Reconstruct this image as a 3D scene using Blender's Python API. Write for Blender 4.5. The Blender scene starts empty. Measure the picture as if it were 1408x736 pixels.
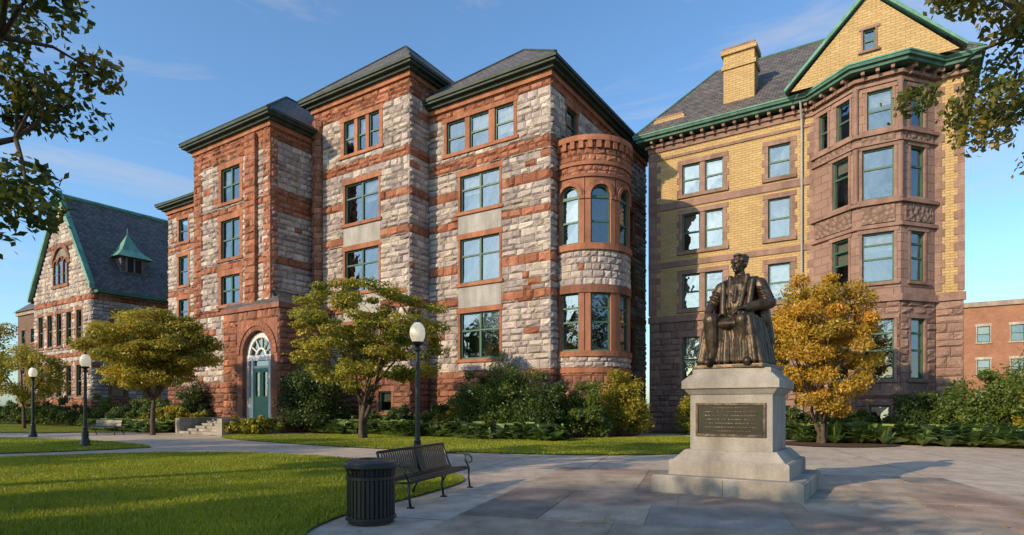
import bpy, bmesh, math, random
import numpy as np
from mathutils import Vector, Matrix
random.seed(7); rng=np.random.default_rng(7)
RAD=math.radians
scene=bpy.context.scene
C0=(2.13,33.0); ANG=-0.5752
CU=(math.cos(ANG),math.sin(ANG)); CV=(-math.sin(ANG),math.cos(ANG))
def W(s,t,z=0.0): return (C0[0]+s*CU[0]+t*CV[0], C0[1]+s*CU[1]+t*CV[1], z)
SUN=Vector((-0.75,-0.54,0.39)).normalized()

# ------------------------------------------------------------ materials
MATS={}
class NM:
    def __init__(s,name):
        s.m=bpy.data.materials.new(name); s.m.use_nodes=True
        s.t=s.m.node_tree; s.n=s.t.nodes; s.b=s.n['Principled BSDF']; MATS[name]=s.m
    def add(s,ty,**k):
        n=s.n.new(ty)
        for a,b in k.items(): setattr(n,a,b)
        return n
    def l(s,a,b): s.t.links.new(a,b)
    def coord(s,kind='Object',scale=(1,1,1),rot=(0,0,0)):
        tc=s.add('ShaderNodeTexCoord'); mp=s.add('ShaderNodeMapping')
        mp.inputs['Scale'].default_value=scale; mp.inputs['Rotation'].default_value=rot
        s.l(tc.outputs[kind],mp.inputs['Vector']); return mp.outputs['Vector']
    def noise(s,vec,scale,detail=6,rough=.6):
        n=s.add('ShaderNodeTexNoise'); n.inputs['Scale'].default_value=scale
        n.inputs['Detail'].default_value=detail; n.inputs['Roughness'].default_value=rough
        s.l(vec,n.inputs['Vector']); return n.outputs['Fac']
    def ramp(s,fac,p0,c0,p1,c1):
        r=s.add('ShaderNodeValToRGB'); e=r.color_ramp.elements
        e[0].position=p0; e[0].color=(*c0,1); e[1].position=p1; e[1].color=(*c1,1)
        s.l(fac,r.inputs['Fac']); return r.outputs['Color']
    def mix(s,a,b,fac=1.0,mode='MULTIPLY'):
        m=s.add('ShaderNodeMix',data_type='RGBA',blend_type=mode)
        for idx,v in ((6,a),(7,b)):
            if isinstance(v,tuple): m.inputs[idx].default_value=(*v,1)
            else: s.l(v,m.inputs[idx])
        if isinstance(fac,(int,float)): m.inputs[0].default_value=fac
        else: s.l(fac,m.inputs[0])
        return m.outputs[2]
    def bump(s,h,strength=.5,dist=.02):
        b=s.add('ShaderNodeBump'); b.inputs['Strength'].default_value=strength; b.inputs['Distance'].default_value=dist
        s.l(h,b.inputs['Height']); s.l(b.outputs['Normal'],s.b.inputs['Normal']); return b
    def fin(s,col,rough=.8,metal=0,spec=.3):
        if isinstance(col,tuple): s.b.inputs['Base Color'].default_value=(*col,1)
        else: s.l(col,s.b.inputs['Base Color'])
        s.b.inputs['Roughness'].default_value=rough; s.b.inputs['Metallic'].default_value=metal
        s.b.inputs['Specular IOR Level'].default_value=spec
        return s.m

def stonemat(name,c0,c1,scale=1.3,rough=.9,bs=14,bd=.02,attr=True,metal=0,spec=.2,stain=True,fine=60,fc=.72,st0=.72):
    k=NM(name); v=k.coord()
    col=k.ramp(k.noise(v,scale),.3,c0,.7,c1)
    f=k.ramp(k.noise(v,fine*.4,4),.25,(fc,fc,fc),.75,(1.17,1.17,1.17)); col=k.mix(col,f)
    if stain:
        v2=k.coord(scale=(1.2,1.2,.18)); st=k.ramp(k.noise(v2,1.1,5),.35,(st0,st0*.97,st0*.95),.62,(1.05,1.05,1.05)); col=k.mix(col,st)
    if attr:
        a=k.add('ShaderNodeAttribute',attribute_name='Col'); col=k.mix(col,a.outputs['Color'])
    k.bump(k.noise(v,bs,8,.7),.9,bd)
    return k.fin(col,rough,metal,spec)

stonemat('rock',(.88,.86,.85),(1.17,1.14,1.10),scale=3.2,bs=9,bd=.08,fc=.66,fine=28,st0=.74)
stonemat('trim',(.82,.81,.80),(1.12,1.10,1.08),scale=2,bs=16,bd=.03,st0=.72)
stonemat('mortar',(.20,.18,.155),(.27,.24,.21),attr=False)
stonemat('panel_gray',(.34,.32,.30),(.42,.40,.375),attr=False,bs=30,bd=.004)
stonemat('granite',(.29,.262,.228),(.39,.355,.31),scale=2.2,bs=70,bd=.005,attr=False,fine=170,st0=.64)
stonemat('bark',(.06,.045,.032),(.13,.10,.075),scale=5,bs=18,bd=.03,attr=False)
stonemat('copper',(.10,.26,.20),(.18,.37,.29),scale=2,rough=.7,bs=10,bd=.004,attr=False)
stonemat('copper_gutter',(.05,.12,.09),(.10,.20,.155),scale=2,rough=.7,bs=10,bd=.004,attr=False)
stonemat('darkgreen',(.035,.052,.04),(.06,.08,.062),scale=2,rough=.6,bs=10,bd=.003,attr=False)
stonemat('white',(.68,.66,.62),(.78,.76,.72),attr=False,rough=.5,bs=10,bd=.002,stain=False)
stonemat('mulch',(.055,.032,.02),(.13,.08,.05),scale=14,bs=40,bd=.04,attr=False,stain=False)
stonemat('slab',(.78,.78,.78),(1.12,1.1,1.08),scale=1.3,bs=30,bd=.008,rough=.75,fine=90)
stonemat('earth',(.05,.07,.02),(.09,.11,.03),scale=.3,bs=4,bd=.05,attr=False,stain=False)
def plain(name,col,rough=.5,metal=0,spec=.4,bd=.002,var=.8):
    k=NM(name); v=k.coord(); c=k.mix(col,k.ramp(k.noise(v,6),.3,(var,var,var),.7,(1.1,1.1,1.1)))
    k.bump(k.noise(v,40),.4,bd); k.fin(c,rough,metal,spec); return k
plain('sash',(.045,.11,.075),.5)
plain('door_green',(.03,.20,.14),.4)
plain('interior',(.015,.015,.014),.9)
plain('blind',(.30,.285,.25),.8)
plain('blackmetal',(.012,.012,.013),.38,0,.5)
plain('plaque',(.03,.028,.022),.35,.6)
kg=plain('globe',(.82,.74,.58),.25); kg.b.inputs['Emission Color'].default_value=(1,.80,.50,1); kg.b.inputs['Emission Strength'].default_value=.3

def brickmat(name,c1,c2,mort,bw,rh,ms,bd=.01,rough=.85,off=.5,spec=.2,blot=.8):
    k=NM(name); v=k.coord('UV')
    b=k.add('ShaderNodeTexBrick'); b.offset=off
    b.inputs['Color1'].default_value=(*c1,1); b.inputs['Color2'].default_value=(*c2,1); b.inputs['Mortar'].default_value=(*mort,1)
    b.inputs['Scale'].default_value=1; b.inputs['Brick Width'].default_value=bw; b.inputs['Row Height'].default_value=rh
    b.inputs['Mortar Size'].default_value=ms; b.inputs['Bias'].default_value=0; b.inputs['Mortar Smooth'].default_value=.2
    k.l(v,b.inputs['Vector'])
    o=k.coord(); col=k.mix(b.outputs['Color'],k.ramp(k.noise(o,.7),.3,(blot,blot*.98,blot*.96),.7,(1.06,1.06,1.05)))
    col=k.mix(col,k.ramp(k.noise(o,18,4),.3,(.86,.86,.86),.7,(1.1,1.1,1.1)))
    inv=k.add('ShaderNodeMath',operation='MULTIPLY_ADD'); inv.inputs[1].default_value=-1; inv.inputs[2].default_value=1
    k.l(b.outputs['Fac'],inv.inputs[0])
    ad=k.add('ShaderNodeMath',operation='MULTIPLY_ADD'); ad.inputs[1].default_value=.5
    k.l(k.noise(o,25),ad.inputs[0]); k.l(inv.outputs[0],ad.inputs[2])
    k.bump(ad.outputs[0],.8,bd); return k.fin(col,rough,0,spec)
brickmat('buff_brick',(.53,.365,.17),(.455,.305,.135),(.31,.23,.135),.42,.14,.014,bd=.02,blot=.86)
brickmat('mauve_ashlar',(.32,.205,.165),(.27,.17,.14),(.14,.09,.075),.9,.45,.014,bd=.02)
brickmat('slate',(.16,.14,.13),(.08,.072,.072),(.03,.03,.03),.40,.30,.018,bd=.03,rough=.6,spec=.35)
brickmat('red_brick',(.46,.20,.11),(.36,.15,.085),(.25,.19,.15),.30,.10,.012)
brickmat('dark_brick',(.20,.12,.09),(.16,.095,.075),(.14,.11,.09),.30,.10,.012)
k=NM('carved'); v=k.coord()
vo=k.add('ShaderNodeTexVoronoi'); vo.inputs['Scale'].default_value=4.5; k.l(v,vo.inputs['Vector'])
k.bump(vo.outputs['Distance'],1,.12); k.fin(k.ramp(vo.outputs['Distance'],.1,(.31,.20,.16),.6,(.18,.115,.088)),.9)
# glass
k=NM('glass'); k.n.remove(k.b); out=k.n['Material Output']
tr=k.add('ShaderNodeBsdfTransparent'); tr.inputs[0].default_value=(.75,.82,.80,1)
gl=k.add('ShaderNodeBsdfGlossy'); gl.inputs['Roughness'].default_value=.02; gl.inputs['Color'].default_value=(.85,.93,.97,1)
lw=k.add('ShaderNodeFresnel'); lw.inputs['IOR'].default_value=1.9
v=k.coord(); bn=k.add('ShaderNodeBump'); bn.inputs['Strength'].default_value=.25; bn.inputs['Distance'].default_value=.06
k.l(k.noise(v,1.2,2),bn.inputs['Height']); k.l(bn.outputs['Normal'],gl.inputs['Normal'])
ml=k.add('ShaderNodeMath',operation='MULTIPLY_ADD'); ml.inputs[1].default_value=1; ml.inputs[2].default_value=.13
k.l(lw.outputs[0],ml.inputs[0])
ms=k.add('ShaderNodeMixShader'); k.l(ml.outputs[0],ms.inputs[0]); k.l(tr.outputs[0],ms.inputs[1]); k.l(gl.outputs[0],ms.inputs[2]); k.l(ms.outputs[0],out.inputs['Surface'])
# bronze
k=NM('bronze'); v=k.coord(); n1=k.noise(v,5,6)
col=k.ramp(n1,.35,(.035,.025,.017),.7,(.13,.09,.058)); col=k.mix(col,(.07,.10,.075),k.ramp(k.noise(v,9),.55,(0,0,0),.75,(.5,.5,.5)),'MIX')
k.bump(k.noise(v,22,6),.6,.012); k.fin(col,.42,.7,.5)
# concrete
PAVE=RAD(-16.7)
def concretemat(name,c0,c1,bw,rh):
    k=NM(name); v=k.coord(rot=(0,0,-PAVE))
    b=k.add('ShaderNodeTexBrick'); b.offset=0
    b.inputs['Color1'].default_value=(1,1,1,1); b.inputs['Color2'].default_value=(.88,.88,.88,1); b.inputs['Mortar'].default_value=(.35,.33,.30,1)
    b.inputs['Scale'].default_value=1; b.inputs['Brick Width'].default_value=bw; b.inputs['Row Height'].default_value=rh; b.inputs['Mortar Size'].default_value=.018
    k.l(v,b.inputs['Vector'])
    o=k.coord(); col=k.mix(b.outputs['Color'],k.ramp(k.noise(o,.45,8,.65),.3,c0,.7,c1))
    col=k.mix(col,k.ramp(k.noise(o,60,4),.25,(.80,.80,.80),.75,(1.15,1.15,1.15)))
    col=k.mix(col,k.ramp(k.noise(o,2.2,8,.72),.36,(.74,.73,.71),.56,(1.05,1.05,1.05)))
    k.bump(k.noise(o,80),.5,.004); k.fin(col,.8,0,.3)
concretemat('concrete',(.44,.355,.28),(.56,.465,.375),2.6,2.6)
# grass
k=NM('lawn_soil'); v=k.coord(); c=k.mix(k.ramp(k.noise(v,.5),.3,(.11,.15,.012),.7,(.20,.22,.02)),k.ramp(k.noise(v,45,4),.25,(.5,.5,.5),.75,(1.4,1.4,1.3)))
k.bump(k.noise(v,60,6),1,.05); k.fin(c,.9,0,.1)
def leafmat(name,c0,c1,c2,trans=.45,nscale=.6):
    k=NM(name); k.n.remove(k.b); out=k.n['Material Output']
    a=k.add('ShaderNodeAttribute',attribute_name='rnd'); r=k.add('ShaderNodeValToRGB'); e=r.color_ramp.elements
    e[0].color=(*c0,1); e[1].color=(*c2,1); m=e.new(.5); m.color=(*c1,1)
    k.l(a.outputs['Fac'],r.inputs['Fac']); v=k.coord()
    col=k.mix(r.outputs['Color'],k.ramp(k.noise(v,nscale,3),.3,(.65,.7,.65),.7,(1.2,1.15,1.1)))
    d=k.add('ShaderNodeBsdfDiffuse'); t=k.add('ShaderNodeBsdfTranslucent'); g=k.add('ShaderNodeBsdfGlossy'); g.inputs['Roughness'].default_value=.45
    g.inputs['Color'].default_value=(.5,.5,.5,1)
    k.l(col,d.inputs[0]); k.l(col,t.inputs[0])
    s1=k.add('ShaderNodeMixShader'); s1.inputs[0].default_value=trans; k.l(d.outputs[0],s1.inputs[1]); k.l(t.outputs[0],s1.inputs[2])
    s2=k.add('ShaderNodeMixShader'); s2.inputs[0].default_value=.05; k.l(s1.outputs[0],s2.inputs[1]); k.l(g.outputs[0],s2.inputs[2])
    k.l(s2.outputs[0],out.inputs['Surface'])
leafmat('leaf_gold',(.22,.22,.022),(.40,.34,.042),(.54,.40,.05))
leafmat('leaf_orange',(.38,.27,.03),(.60,.40,.05),(.66,.33,.045))
leafmat('leaf_lime',(.16,.20,.025),(.34,.32,.04),(.54,.42,.055))
leafmat('leaf_oak',(.05,.08,.015),(.10,.13,.025),(.30,.22,.04))
leafmat('leaf_green',(.07,.12,.022),(.13,.19,.034),(.22,.26,.05),.45,1.5)
leafmat('leaf_dark',(.04,.07,.02),(.075,.12,.03),(.14,.18,.045),.4,1.5)
leafmat('leaf_hosta',(.18,.29,.07),(.28,.40,.12),(.42,.50,.24),.4)
leafmat('grass_blade',(.20,.26,.014),(.31,.36,.02),(.48,.46,.05),.5,.3)

# ------------------------------------------------------------ mesh helpers
def obj_from(name,me,mat=None,parent=None,loc=None):
    o=bpy.data.objects.new(name,me); scene.collection.objects.link(o)
    if mat: me.materials.append(MATS[mat])
    if parent: o.parent=parent
    if loc: o.location=loc
    return o
def empty(name,loc=(0,0,0),rz=0):
    o=bpy.data.objects.new(name,None); scene.collection.objects.link(o); o.location=loc; o.rotation_euler=(0,0,rz); o.empty_display_size=.3; return o
class MB:
    def __init__(s): s.v=[]; s.f=[]; s.c=[]
    def q(s,pts,col=(1,1,1)):
        i=len(s.v); s.v.extend(pts); s.f.append(tuple(range(i,i+len(pts)))); s.c.append(col)
    def add(s,vs,fs,col=(1,1,1)):
        i=len(s.v); s.v.extend(vs)
        for f in fs: s.f.append(tuple(i+j for j in f)); s.c.append(col)
    def box(s,x0,x1,y0,y1,z0,z1,col=(1,1,1)):
        s.add([(x0,y0,z0),(x1,y0,z0),(x1,y1,z0),(x0,y1,z0),(x0,y0,z1),(x1,y0,z1),(x1,y1,z1),(x0,y1,z1)],
              [(0,1,5,4),(1,2,6,5),(2,3,7,6),(3,0,4,7),(4,5,6,7),(3,2,1,0)],col)
    def tube(s,pts,rad,n=8,col=(1,1,1),cap=True):
        pts=[Vector(p) for p in pts]; rings=[]; up=None
        for i,p in enumerate(pts):
            d=(pts[min(i+1,len(pts)-1)]-pts[max(i-1,0)]).normalized()
            if up is None:
                up=Vector((0,0,1)) if abs(d.z)<.9 else Vector((1,0,0))
            a=d.cross(up).normalized(); up=a.cross(d).normalized()
            rings.append([tuple(p+(a*math.cos(2*math.pi*j/n)+up*math.sin(2*math.pi*j/n))*rad[i]) for j in range(n)])
        vs=[v for r in rings for v in r]; fs=[]
        for i in range(len(rings)-1):
            for j in range(n):
                fs.append((i*n+j,i*n+(j+1)%n,(i+1)*n+(j+1)%n,(i+1)*n+j))
        if cap: fs.append(tuple(range(n))[::-1]); fs.append(tuple(range((len(rings)-1)*n,len(rings)*n)))
        s.add(vs,[f[::-1] for f in fs],col)
    def lathe(s,prof,n=24,c=(0,0),col=(1,1,1)):
        vs=[];fs=[]
        for r,z in prof:
            for j in range(n):
                t=2*math.pi*j/n; vs.append((c[0]+r*math.cos(t),c[1]+r*math.sin(t),z))
        for i in range(len(prof)-1):
            for j in range(n): fs.append((i*n+j,i*n+(j+1)%n,(i+1)*n+(j+1)%n,(i+1)*n+j))
        s.add(vs,fs,col)
    def ell(s,c,r,n=16,m=10,rot=None,col=(1,1,1)):
        vs=[];fs=[]
        for i in range(m+1):
            ph=-math.pi/2+math.pi*i/m
            for j in range(n):
                t=2*math.pi*j/n; v=Vector((r[0]*math.cos(ph)*math.cos(t),r[1]*math.cos(ph)*math.sin(t),r[2]*math.sin(ph)))
                if rot is not None: v=rot@v
                vs.append((c[0]+v.x,c[1]+v.y,c[2]+v.z))
        for i in range(m):
            for j in range(n): fs.append((i*n+j,i*n+(j+1)%n,(i+1)*n+(j+1)%n,(i+1)*n+j))
        s.add(vs,fs,col)
    def build(s,name,mat,parent=None,off=(0,0,0),smooth=False,uv=True,loc=None):
        if not s.f: return None
        v=np.array(s.v,dtype=np.float64)-np.array(off); me=bpy.data.meshes.new(name)
        me.from_pydata(v.tolist(),[],s.f)
        cnt=np.array([len(f) for f in s.f]); c=np.array(s.c,dtype=np.float32); c=np.hstack([c,np.ones((len(c),1),np.float32)])
        at=me.color_attributes.new('Col','FLOAT_COLOR','CORNER'); at.data.foreach_set('color',np.repeat(c,cnt,axis=0).ravel())
        if uv:
            u=me.uv_layers.new(name='UVMap'); nl=len(me.loops)
            nrm=np.empty(len(me.polygons)*3,np.float32); me.polygons.foreach_get('normal',nrm); nrm=np.repeat(nrm.reshape(-1,3),cnt,axis=0)
            vi=np.empty(nl,np.int32); me.loops.foreach_get('vertex_index',vi); P=v[vi]
            t=np.stack([-nrm[:,1],nrm[:,0],np.zeros(nl)],1); L=np.linalg.norm(t,axis=1); flat=L<.15
            t[flat]=(1,0,0); L[flat]=1; t/=L[:,None]; b=np.cross(nrm,t); b[flat]=(0,1,0)
            uvs=np.stack([(P*t).sum(1),(P*b).sum(1)],1); u.data.foreach_set('uv',uvs.ravel())
        if smooth: me.polygons.foreach_set('use_smooth',np.ones(len(s.f),bool))
        me.update()
        return obj_from(name,me,mat,parent,loc)

def np_mesh(name,V,k,mat,parent=None,rnd=None,loc=None):
    n=len(V)//k; me=bpy.data.meshes.new(name)
    me.vertices.add(len(V)); me.vertices.foreach_set('co',V.astype(np.float32).ravel())
    me.loops.add(len(V)); me.loops.foreach_set('vertex_index',np.arange(len(V),dtype=np.int32))
    me.polygons.add(n); me.polygons.foreach_set('loop_start',np.arange(0,len(V),k,dtype=np.int32))
    if rnd is not None:
        a=me.attributes.new('rnd','FLOAT','POINT'); a.data.foreach_set('value',np.repeat(rnd,k).astype(np.float32))
    me.update(calc_edges=True)
    return obj_from(name,me,mat,parent,loc)

NAMES={'rock':'rock_faced_stone_walls','trim':'sandstone_trim','mortar':'wall_core','slate':'slate_roof','darkgreen':'cornice_and_gutter','copper_gutter':'copper_cornice','copper':'copper_roof_trim','sash':'window_sashes','glass':'window_glass','interior':'room_interiors','blind':'window_blinds','granite':'entrance_steps','door_green':'entrance_doors','white':'door_frame','panel_gray':'spandrel_panels','buff_brick':'brick_walls','mauve_ashlar':'bay_walls','carved':'carved_panels','red_brick':'brick_walls','dark_brick':'brick_walls'}
class Bld:
    def __init__(s,name,s0,t0):
        s.name=name; s.off=(s0,t0,0); s.p=empty(name,W(s0,t0),ANG); s.d={}
    def __getitem__(s,k):
        if k not in s.d: s.d[k]=MB()
        return s.d[k]
    def done(s):
        for k,m in s.d.items(): m.build(NAMES.get(k,k),k,s.p,s.off)

def front(t0): return lambda a,z,d:(a,t0-d,z)
def side(s0): return lambda a,z,d:(s0+d,a,z)
def line(p0,p1):
    L=math.hypot(p1[0]-p0[0],p1[1]-p0[1]); dx=(p1[0]-p0[0])/L; dy=(p1[1]-p0[1])/L
    return (lambda a,z,d:(p0[0]+dx*a+dy*d,p0[1]+dy*a-dx*d,z)),L
def cyl(cx,cy,R): return lambda a,z,d:(cx+(R+d)*math.cos(a/R),cy+(R+d)*math.sin(a/R),z)
def shift(M,dd): return lambda a,z,d:M(a,z,d+dd)
def mbox(mb,M,a0,a1,z0,z1,d0,d1,col=(1,1,1),n=1):
    for i in range(n):
        b0=a0+(a1-a0)*i/n; b1=a0+(a1-a0)*(i+1)/n
        vs=[M(b0,z0,d1),M(b1,z0,d1),M(b1,z0,d0),M(b0,z0,d0),M(b0,z1,d1),M(b1,z1,d1),M(b1,z1,d0),M(b0,z1,d0)]
        fs=[(0,1,5,4),(4,5,6,7),(3,2,1,0)]
        if i==n-1: fs.append((1,2,6,5))
        if i==0: fs.append((3,0,4,7))
        mb.add(vs,fs,col)
def panel(mb,M,a0,a1,z0,z1,holes=(),d=0,col=(1,1,1),da=None):
    xs={a0,a1}; zs={z0,z1}
    for h in holes:
        for x in h[:2]:
            if a0<x<a1: xs.add(x)
        for z in h[2:4]:
            if z0<z<z1: zs.add(z)
    if da:
        n=int((a1-a0)/da)
        for i in range(1,n): xs.add(a0+(a1-a0)*i/n)
    xs=sorted(xs); zs=sorted(zs)
    for i in range(len(xs)-1):
        for j in range(len(zs)-1):
            xm=(xs[i]+xs[i+1])/2; zm=(zs[j]+zs[j+1])/2
            if any(h[0]<xm<h[1] and h[2]<zm<h[3] for h in holes): continue
            mb.q([M(xs[i],zs[j],d),M(xs[i+1],zs[j],d),M(xs[i+1],zs[j+1],d),M(xs[i],zs[j+1],d)],col)
R_=random.Random(3)
def block(mb,M,a0,a1,z0,z1,col,bulge=.09,g=.012,back=-.08):
    a0+=g;a1-=g;z0+=g;z1-=g; w=a1-a0;h=z1-z0
    if w<.03 or h<.03: return
    e=min(.06,w*.25); f=min(.06,h*.25)
    xs=[a0,a0+e+R_.random()*w*.2,a1-e-R_.random()*w*.2,a1]; zs=[z0,z0+f+R_.random()*h*.15,z1-f-R_.random()*h*.15,z1]
    vs=[]
    for j in range(4):
        for i in range(4):
            if 0<i<3 and 0<j<3: d=bulge*(.2+1.1*R_.random())
            else: d=R_.random()*.014
            vs.append(M(xs[i],zs[j],d))
    fs=[(j*4+i,j*4+i+1,j*4+i+5,j*4+i+4) for j in range(3) for i in range(3)]
    vs+= [M(a0,z0,back),M(a1,z0,back),M(a1,z1,back),M(a0,z1,back)]
    fs+= [(16,17,3,0),(17,18,15,3),(18,19,12,15),(19,16,0,12)]
    mb.add(vs,fs,col)
GRAYS=[(.51,.445,.405),(.56,.49,.44),(.46,.395,.37),(.41,.36,.35),(.53,.46,.405),(.60,.53,.475),(.47,.39,.375),(.39,.335,.325),(.50,.42,.39)]
REDS=[(.39,.165,.098),(.35,.145,.088),(.43,.19,.115),(.31,.128,.08),(.40,.185,.122)]
MAUVES=[(.32,.205,.165),(.28,.175,.145),(.35,.23,.185),(.29,.19,.155)]
BROWNS=[(.29,.14,.097),(.26,.125,.087),(.32,.155,.107),(.24,.125,.093)]
RED=(.37,.158,.094); MAUVE=(.305,.193,.158); DBR=(.28,.13,.09)
def rc(pal,lo=.85,hi=1.12):
    c=R_.choice(pal); s=R_.uniform(lo,hi); return tuple(v*s for v in c)
def stone_wall(B,M,a0,a1,z0,z1,holes=(),bands=(),base=0,course=.38,main=GRAYS,band=REDS,basec=BROWNS,bulge=.105,lmin=.4,lmax=1.05,n=None):
    mb=B['rock']
    panel(B['mortar'],M,a0,a1,z0,z1,holes,d=-.05,da=n)
    cuts=sorted({z0,z1,*[z for h in holes for z in h[2:4] if z0<z<z1],*[z for b in bands for z in b if z0<z<z1],*([base] if z0<base<z1 else [])})
    cc=[cuts[0]]
    for z in cuts[1:]:
        if z-cc[-1]>.1 : cc.append(z)
    for i in range(len(cc)-1):
        k=max(1,round((cc[i+1]-cc[i])/course)); ww=[R_.uniform(.75,1.25) for _ in range(k)]; sw=sum(ww); acc=cc[i]
        for j in range(k):
            b0=acc; b1=b0+(cc[i+1]-cc[i])*ww[j]/sw; acc=b1; zm=(b0+b1)/2
            pal=main
            if zm<base: pal=basec
            elif any(p<zm<q for p,q in bands): pal=band
            iv=[(a0,a1)]
            for hh in holes:
                if hh[2]-.02<zm<hh[3]+.02:
                    nv=[]
                    for p,q in iv:
                        if hh[1]<=p or hh[0]>=q: nv.append((p,q)); continue
                        if hh[0]>p: nv.append((p,hh[0]))
                        if hh[1]<q: nv.append((hh[1],q))
                    iv=nv
            for p,q in iv:
                x=p
                while x<q-.01:
                    w=R_.uniform(lmin,lmax)
                    if q-x-w<lmin*.6: w=q-x
                    c=rc(pal,.80,1.14)
                    if pal is main and R_.random()<.03: c=R_.choice(band)
                    block(mb,M,x,x+w,b0,b1,c,bulge)
                    x+=w
def sash(B,M,a0,a1,z0,z1,cols=2,rails=(.5,),fr=.08,dep=-.15,blindp=.5):
    S=B['sash']; G=B['glass']
    mbox(S,M,a0,a0+fr,z0,z1,dep-.08,dep+.05); mbox(S,M,a1-fr,a1,z0,z1,dep-.08,dep+.05)
    mbox(S,M,a0+fr,a1-fr,z0,z0+fr+.03,dep-.08,dep+.05); mbox(S,M,a0+fr,a1-fr,z1-fr,z1,dep-.08,dep+.05)
    w=(a1-a0-2*fr)/cols; xs=[a0+fr+i*w for i in range(cols+1)]
    for x in xs[1:-1]: mbox(S,M,x-.07,x+.07,z0+fr,z1-fr,dep-.07,dep+.06)
    zz=[z0+fr]+[z0+(z1-z0)*r for r in rails]+[z1-fr]
    for i in range(cols):
        u0=xs[i]+(.07 if i else 0); u1=xs[i+1]-(.07 if i<cols-1 else 0)
        for r in rails: zc=z0+(z1-z0)*r; mbox(S,M,u0,u1,zc-.05,zc+.05,dep-.06,dep+.04)
        for j in range(len(zz)-1):
            b=[R_.uniform(-.012,.012) for _ in range(4)]
            G.q([M(u0,zz[j],dep-.02+b[0]),M(u1,zz[j],dep-.02+b[1]),M(u1,zz[j+1],dep-.02+b[2]),M(u0,zz[j+1],dep-.02+b[3])])
        if R_.random()<blindp:
            dr=R_.choice([.25,.35,.5,.5,.6,.75]); bz=z1-(z1-z0)*dr
            B['blind'].q([M(u0,bz,dep-.18),M(u1,bz,dep-.18),M(u1,z1,dep-.18),M(u0,z1,dep-.18)])
    I=B['interior']
    I.q([M(a0-.5,z0-.4,dep-.9),M(a1+.5,z0-.4,dep-.9),M(a1+.5,z1+.4,dep-.9),M(a0-.5,z1+.4,dep-.9)])
def win(B,M,a0,a1,z0,z1,cols=2,rails=(.5,),jw=.2,lh=.32,sh=.2,col=RED,n=1,quoin=False,blindp=.4,key='trim',mull=()):
    T=B[key]
    def c(): s=R_.uniform(.85,1.12); return tuple(v*s for v in col)
    for (x0,x1,sg) in ((a0-jw,a0,-1),(a1,a1+jw,1)):
        nz=max(1,round((z1-z0)/.42)); hh=(z1-z0)/nz
        for i in range(nz):
            ex=(.14 if (quoin and i%2==0) else 0)
            xx0=x0-(ex if sg<0 else 0); xx1=x1+(ex if sg>0 else 0)
            mbox(T,M,xx0,xx1,z0+i*hh+.004,z0+(i+1)*hh-.004,-.3,.035,c())
    L=a1-a0+2*jw+.2; nb=max(1,round(L/1.1))
    for i in range(nb): mbox(T,M,a0-jw-.1+L*i/nb+.003,a0-jw-.1+L*(i+1)/nb-.003,z1,z1+lh,-.3,.06,c(),n)
    mbox(T,M,a0-jw-.12,a1+jw+.12,z0-sh,z0,-.3,.13,c(),n)
    xs=[a0]+[x for m in mull for x in m]+[a1]
    for m in mull: mbox(T,M,m[0],m[1],z0,z1,-.3,.0,c())
    for i in range(0,len(xs),2): sash(B,M,xs[i],xs[i+1],z0,z1,cols,rails,blindp=blindp)
    return (a0-jw,a1+jw,z0-sh,z1+lh)
def arch(B,M,ac,zs,ri,ro,d0,d1,col=RED,n=15,key='trim'):
    for i in range(n):
        t0=math.pi*i/n+.006; t1=math.pi*(i+1)/n-.006; s=R_.uniform(.8,1.15); cc=tuple(v*s for v in col)
        def P(r,t,d): return M(ac-r*math.cos(t),zs+r*math.sin(t),d)
        vs=[P(ri,t0,d1),P(ri,t1,d1),P(ro,t1,d1),P(ro,t0,d1),P(ri,t0,d0),P(ri,t1,d0),P(ro,t1,d0),P(ro,t0,d0)]
        B[key].add(vs,[(3,2,1,0),(0,1,5,4),(2,3,7,6),(1,2,6,5),(3,0,4,7)],cc)
def spandrel(B,M,ac,zs,r,zt,d,col=RED,n=16,key='trim'):
    for i in range(n):
        x0=-r+2*r*i/n; x1=-r+2*r*(i+1)/n
        B[key].q([M(ac+x0,zs+math.sqrt(max(0,r*r-x0*x0)),d),M(ac+x1,zs+math.sqrt(max(0,r*r-x1*x1)),d),M(ac+x1,zt,d),M(ac+x0,zt,d)],col)
def offs(pts,d):
    out=[]
    for i,p in enumerate(pts):
        ns=[]
        for a,b in ((i-1,i),(i,i+1)):
            if a<0 or b>=len(pts): continue
            dx=pts[b][0]-pts[a][0]; dy=pts[b][1]-pts[a][1]; L=math.hypot(dx,dy); ns.append((dy/L,-dx/L))
        nx=sum(n[0] for n in ns)/len(ns); ny=sum(n[1] for n in ns)/len(ns); q=nx*nx+ny*ny
        out.append((p[0]+nx/q*d,p[1]+ny/q*d))
    return out
def pband(mb,pts,z0,z1,d0,d1,col=(1,1,1)):
    I=offs(pts,d0); O=offs(pts,d1)
    for i in range(len(pts)-1):
        a,b=O[i],O[i+1]; c,e=I[i+1],I[i]
        vs=[(*a,z0),(*b,z0),(*c,z0),(*e,z0),(*a,z1),(*b,z1),(*c,z1),(*e,z1)]
        fs=[(0,1,5,4),(4,5,6,7),(3,2,1,0)]
        if i==0: fs.append((3,0,4,7))
        if i==len(pts)-2: fs.append((1,2,6,5))
        mb.add(vs,fs,col)
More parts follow.
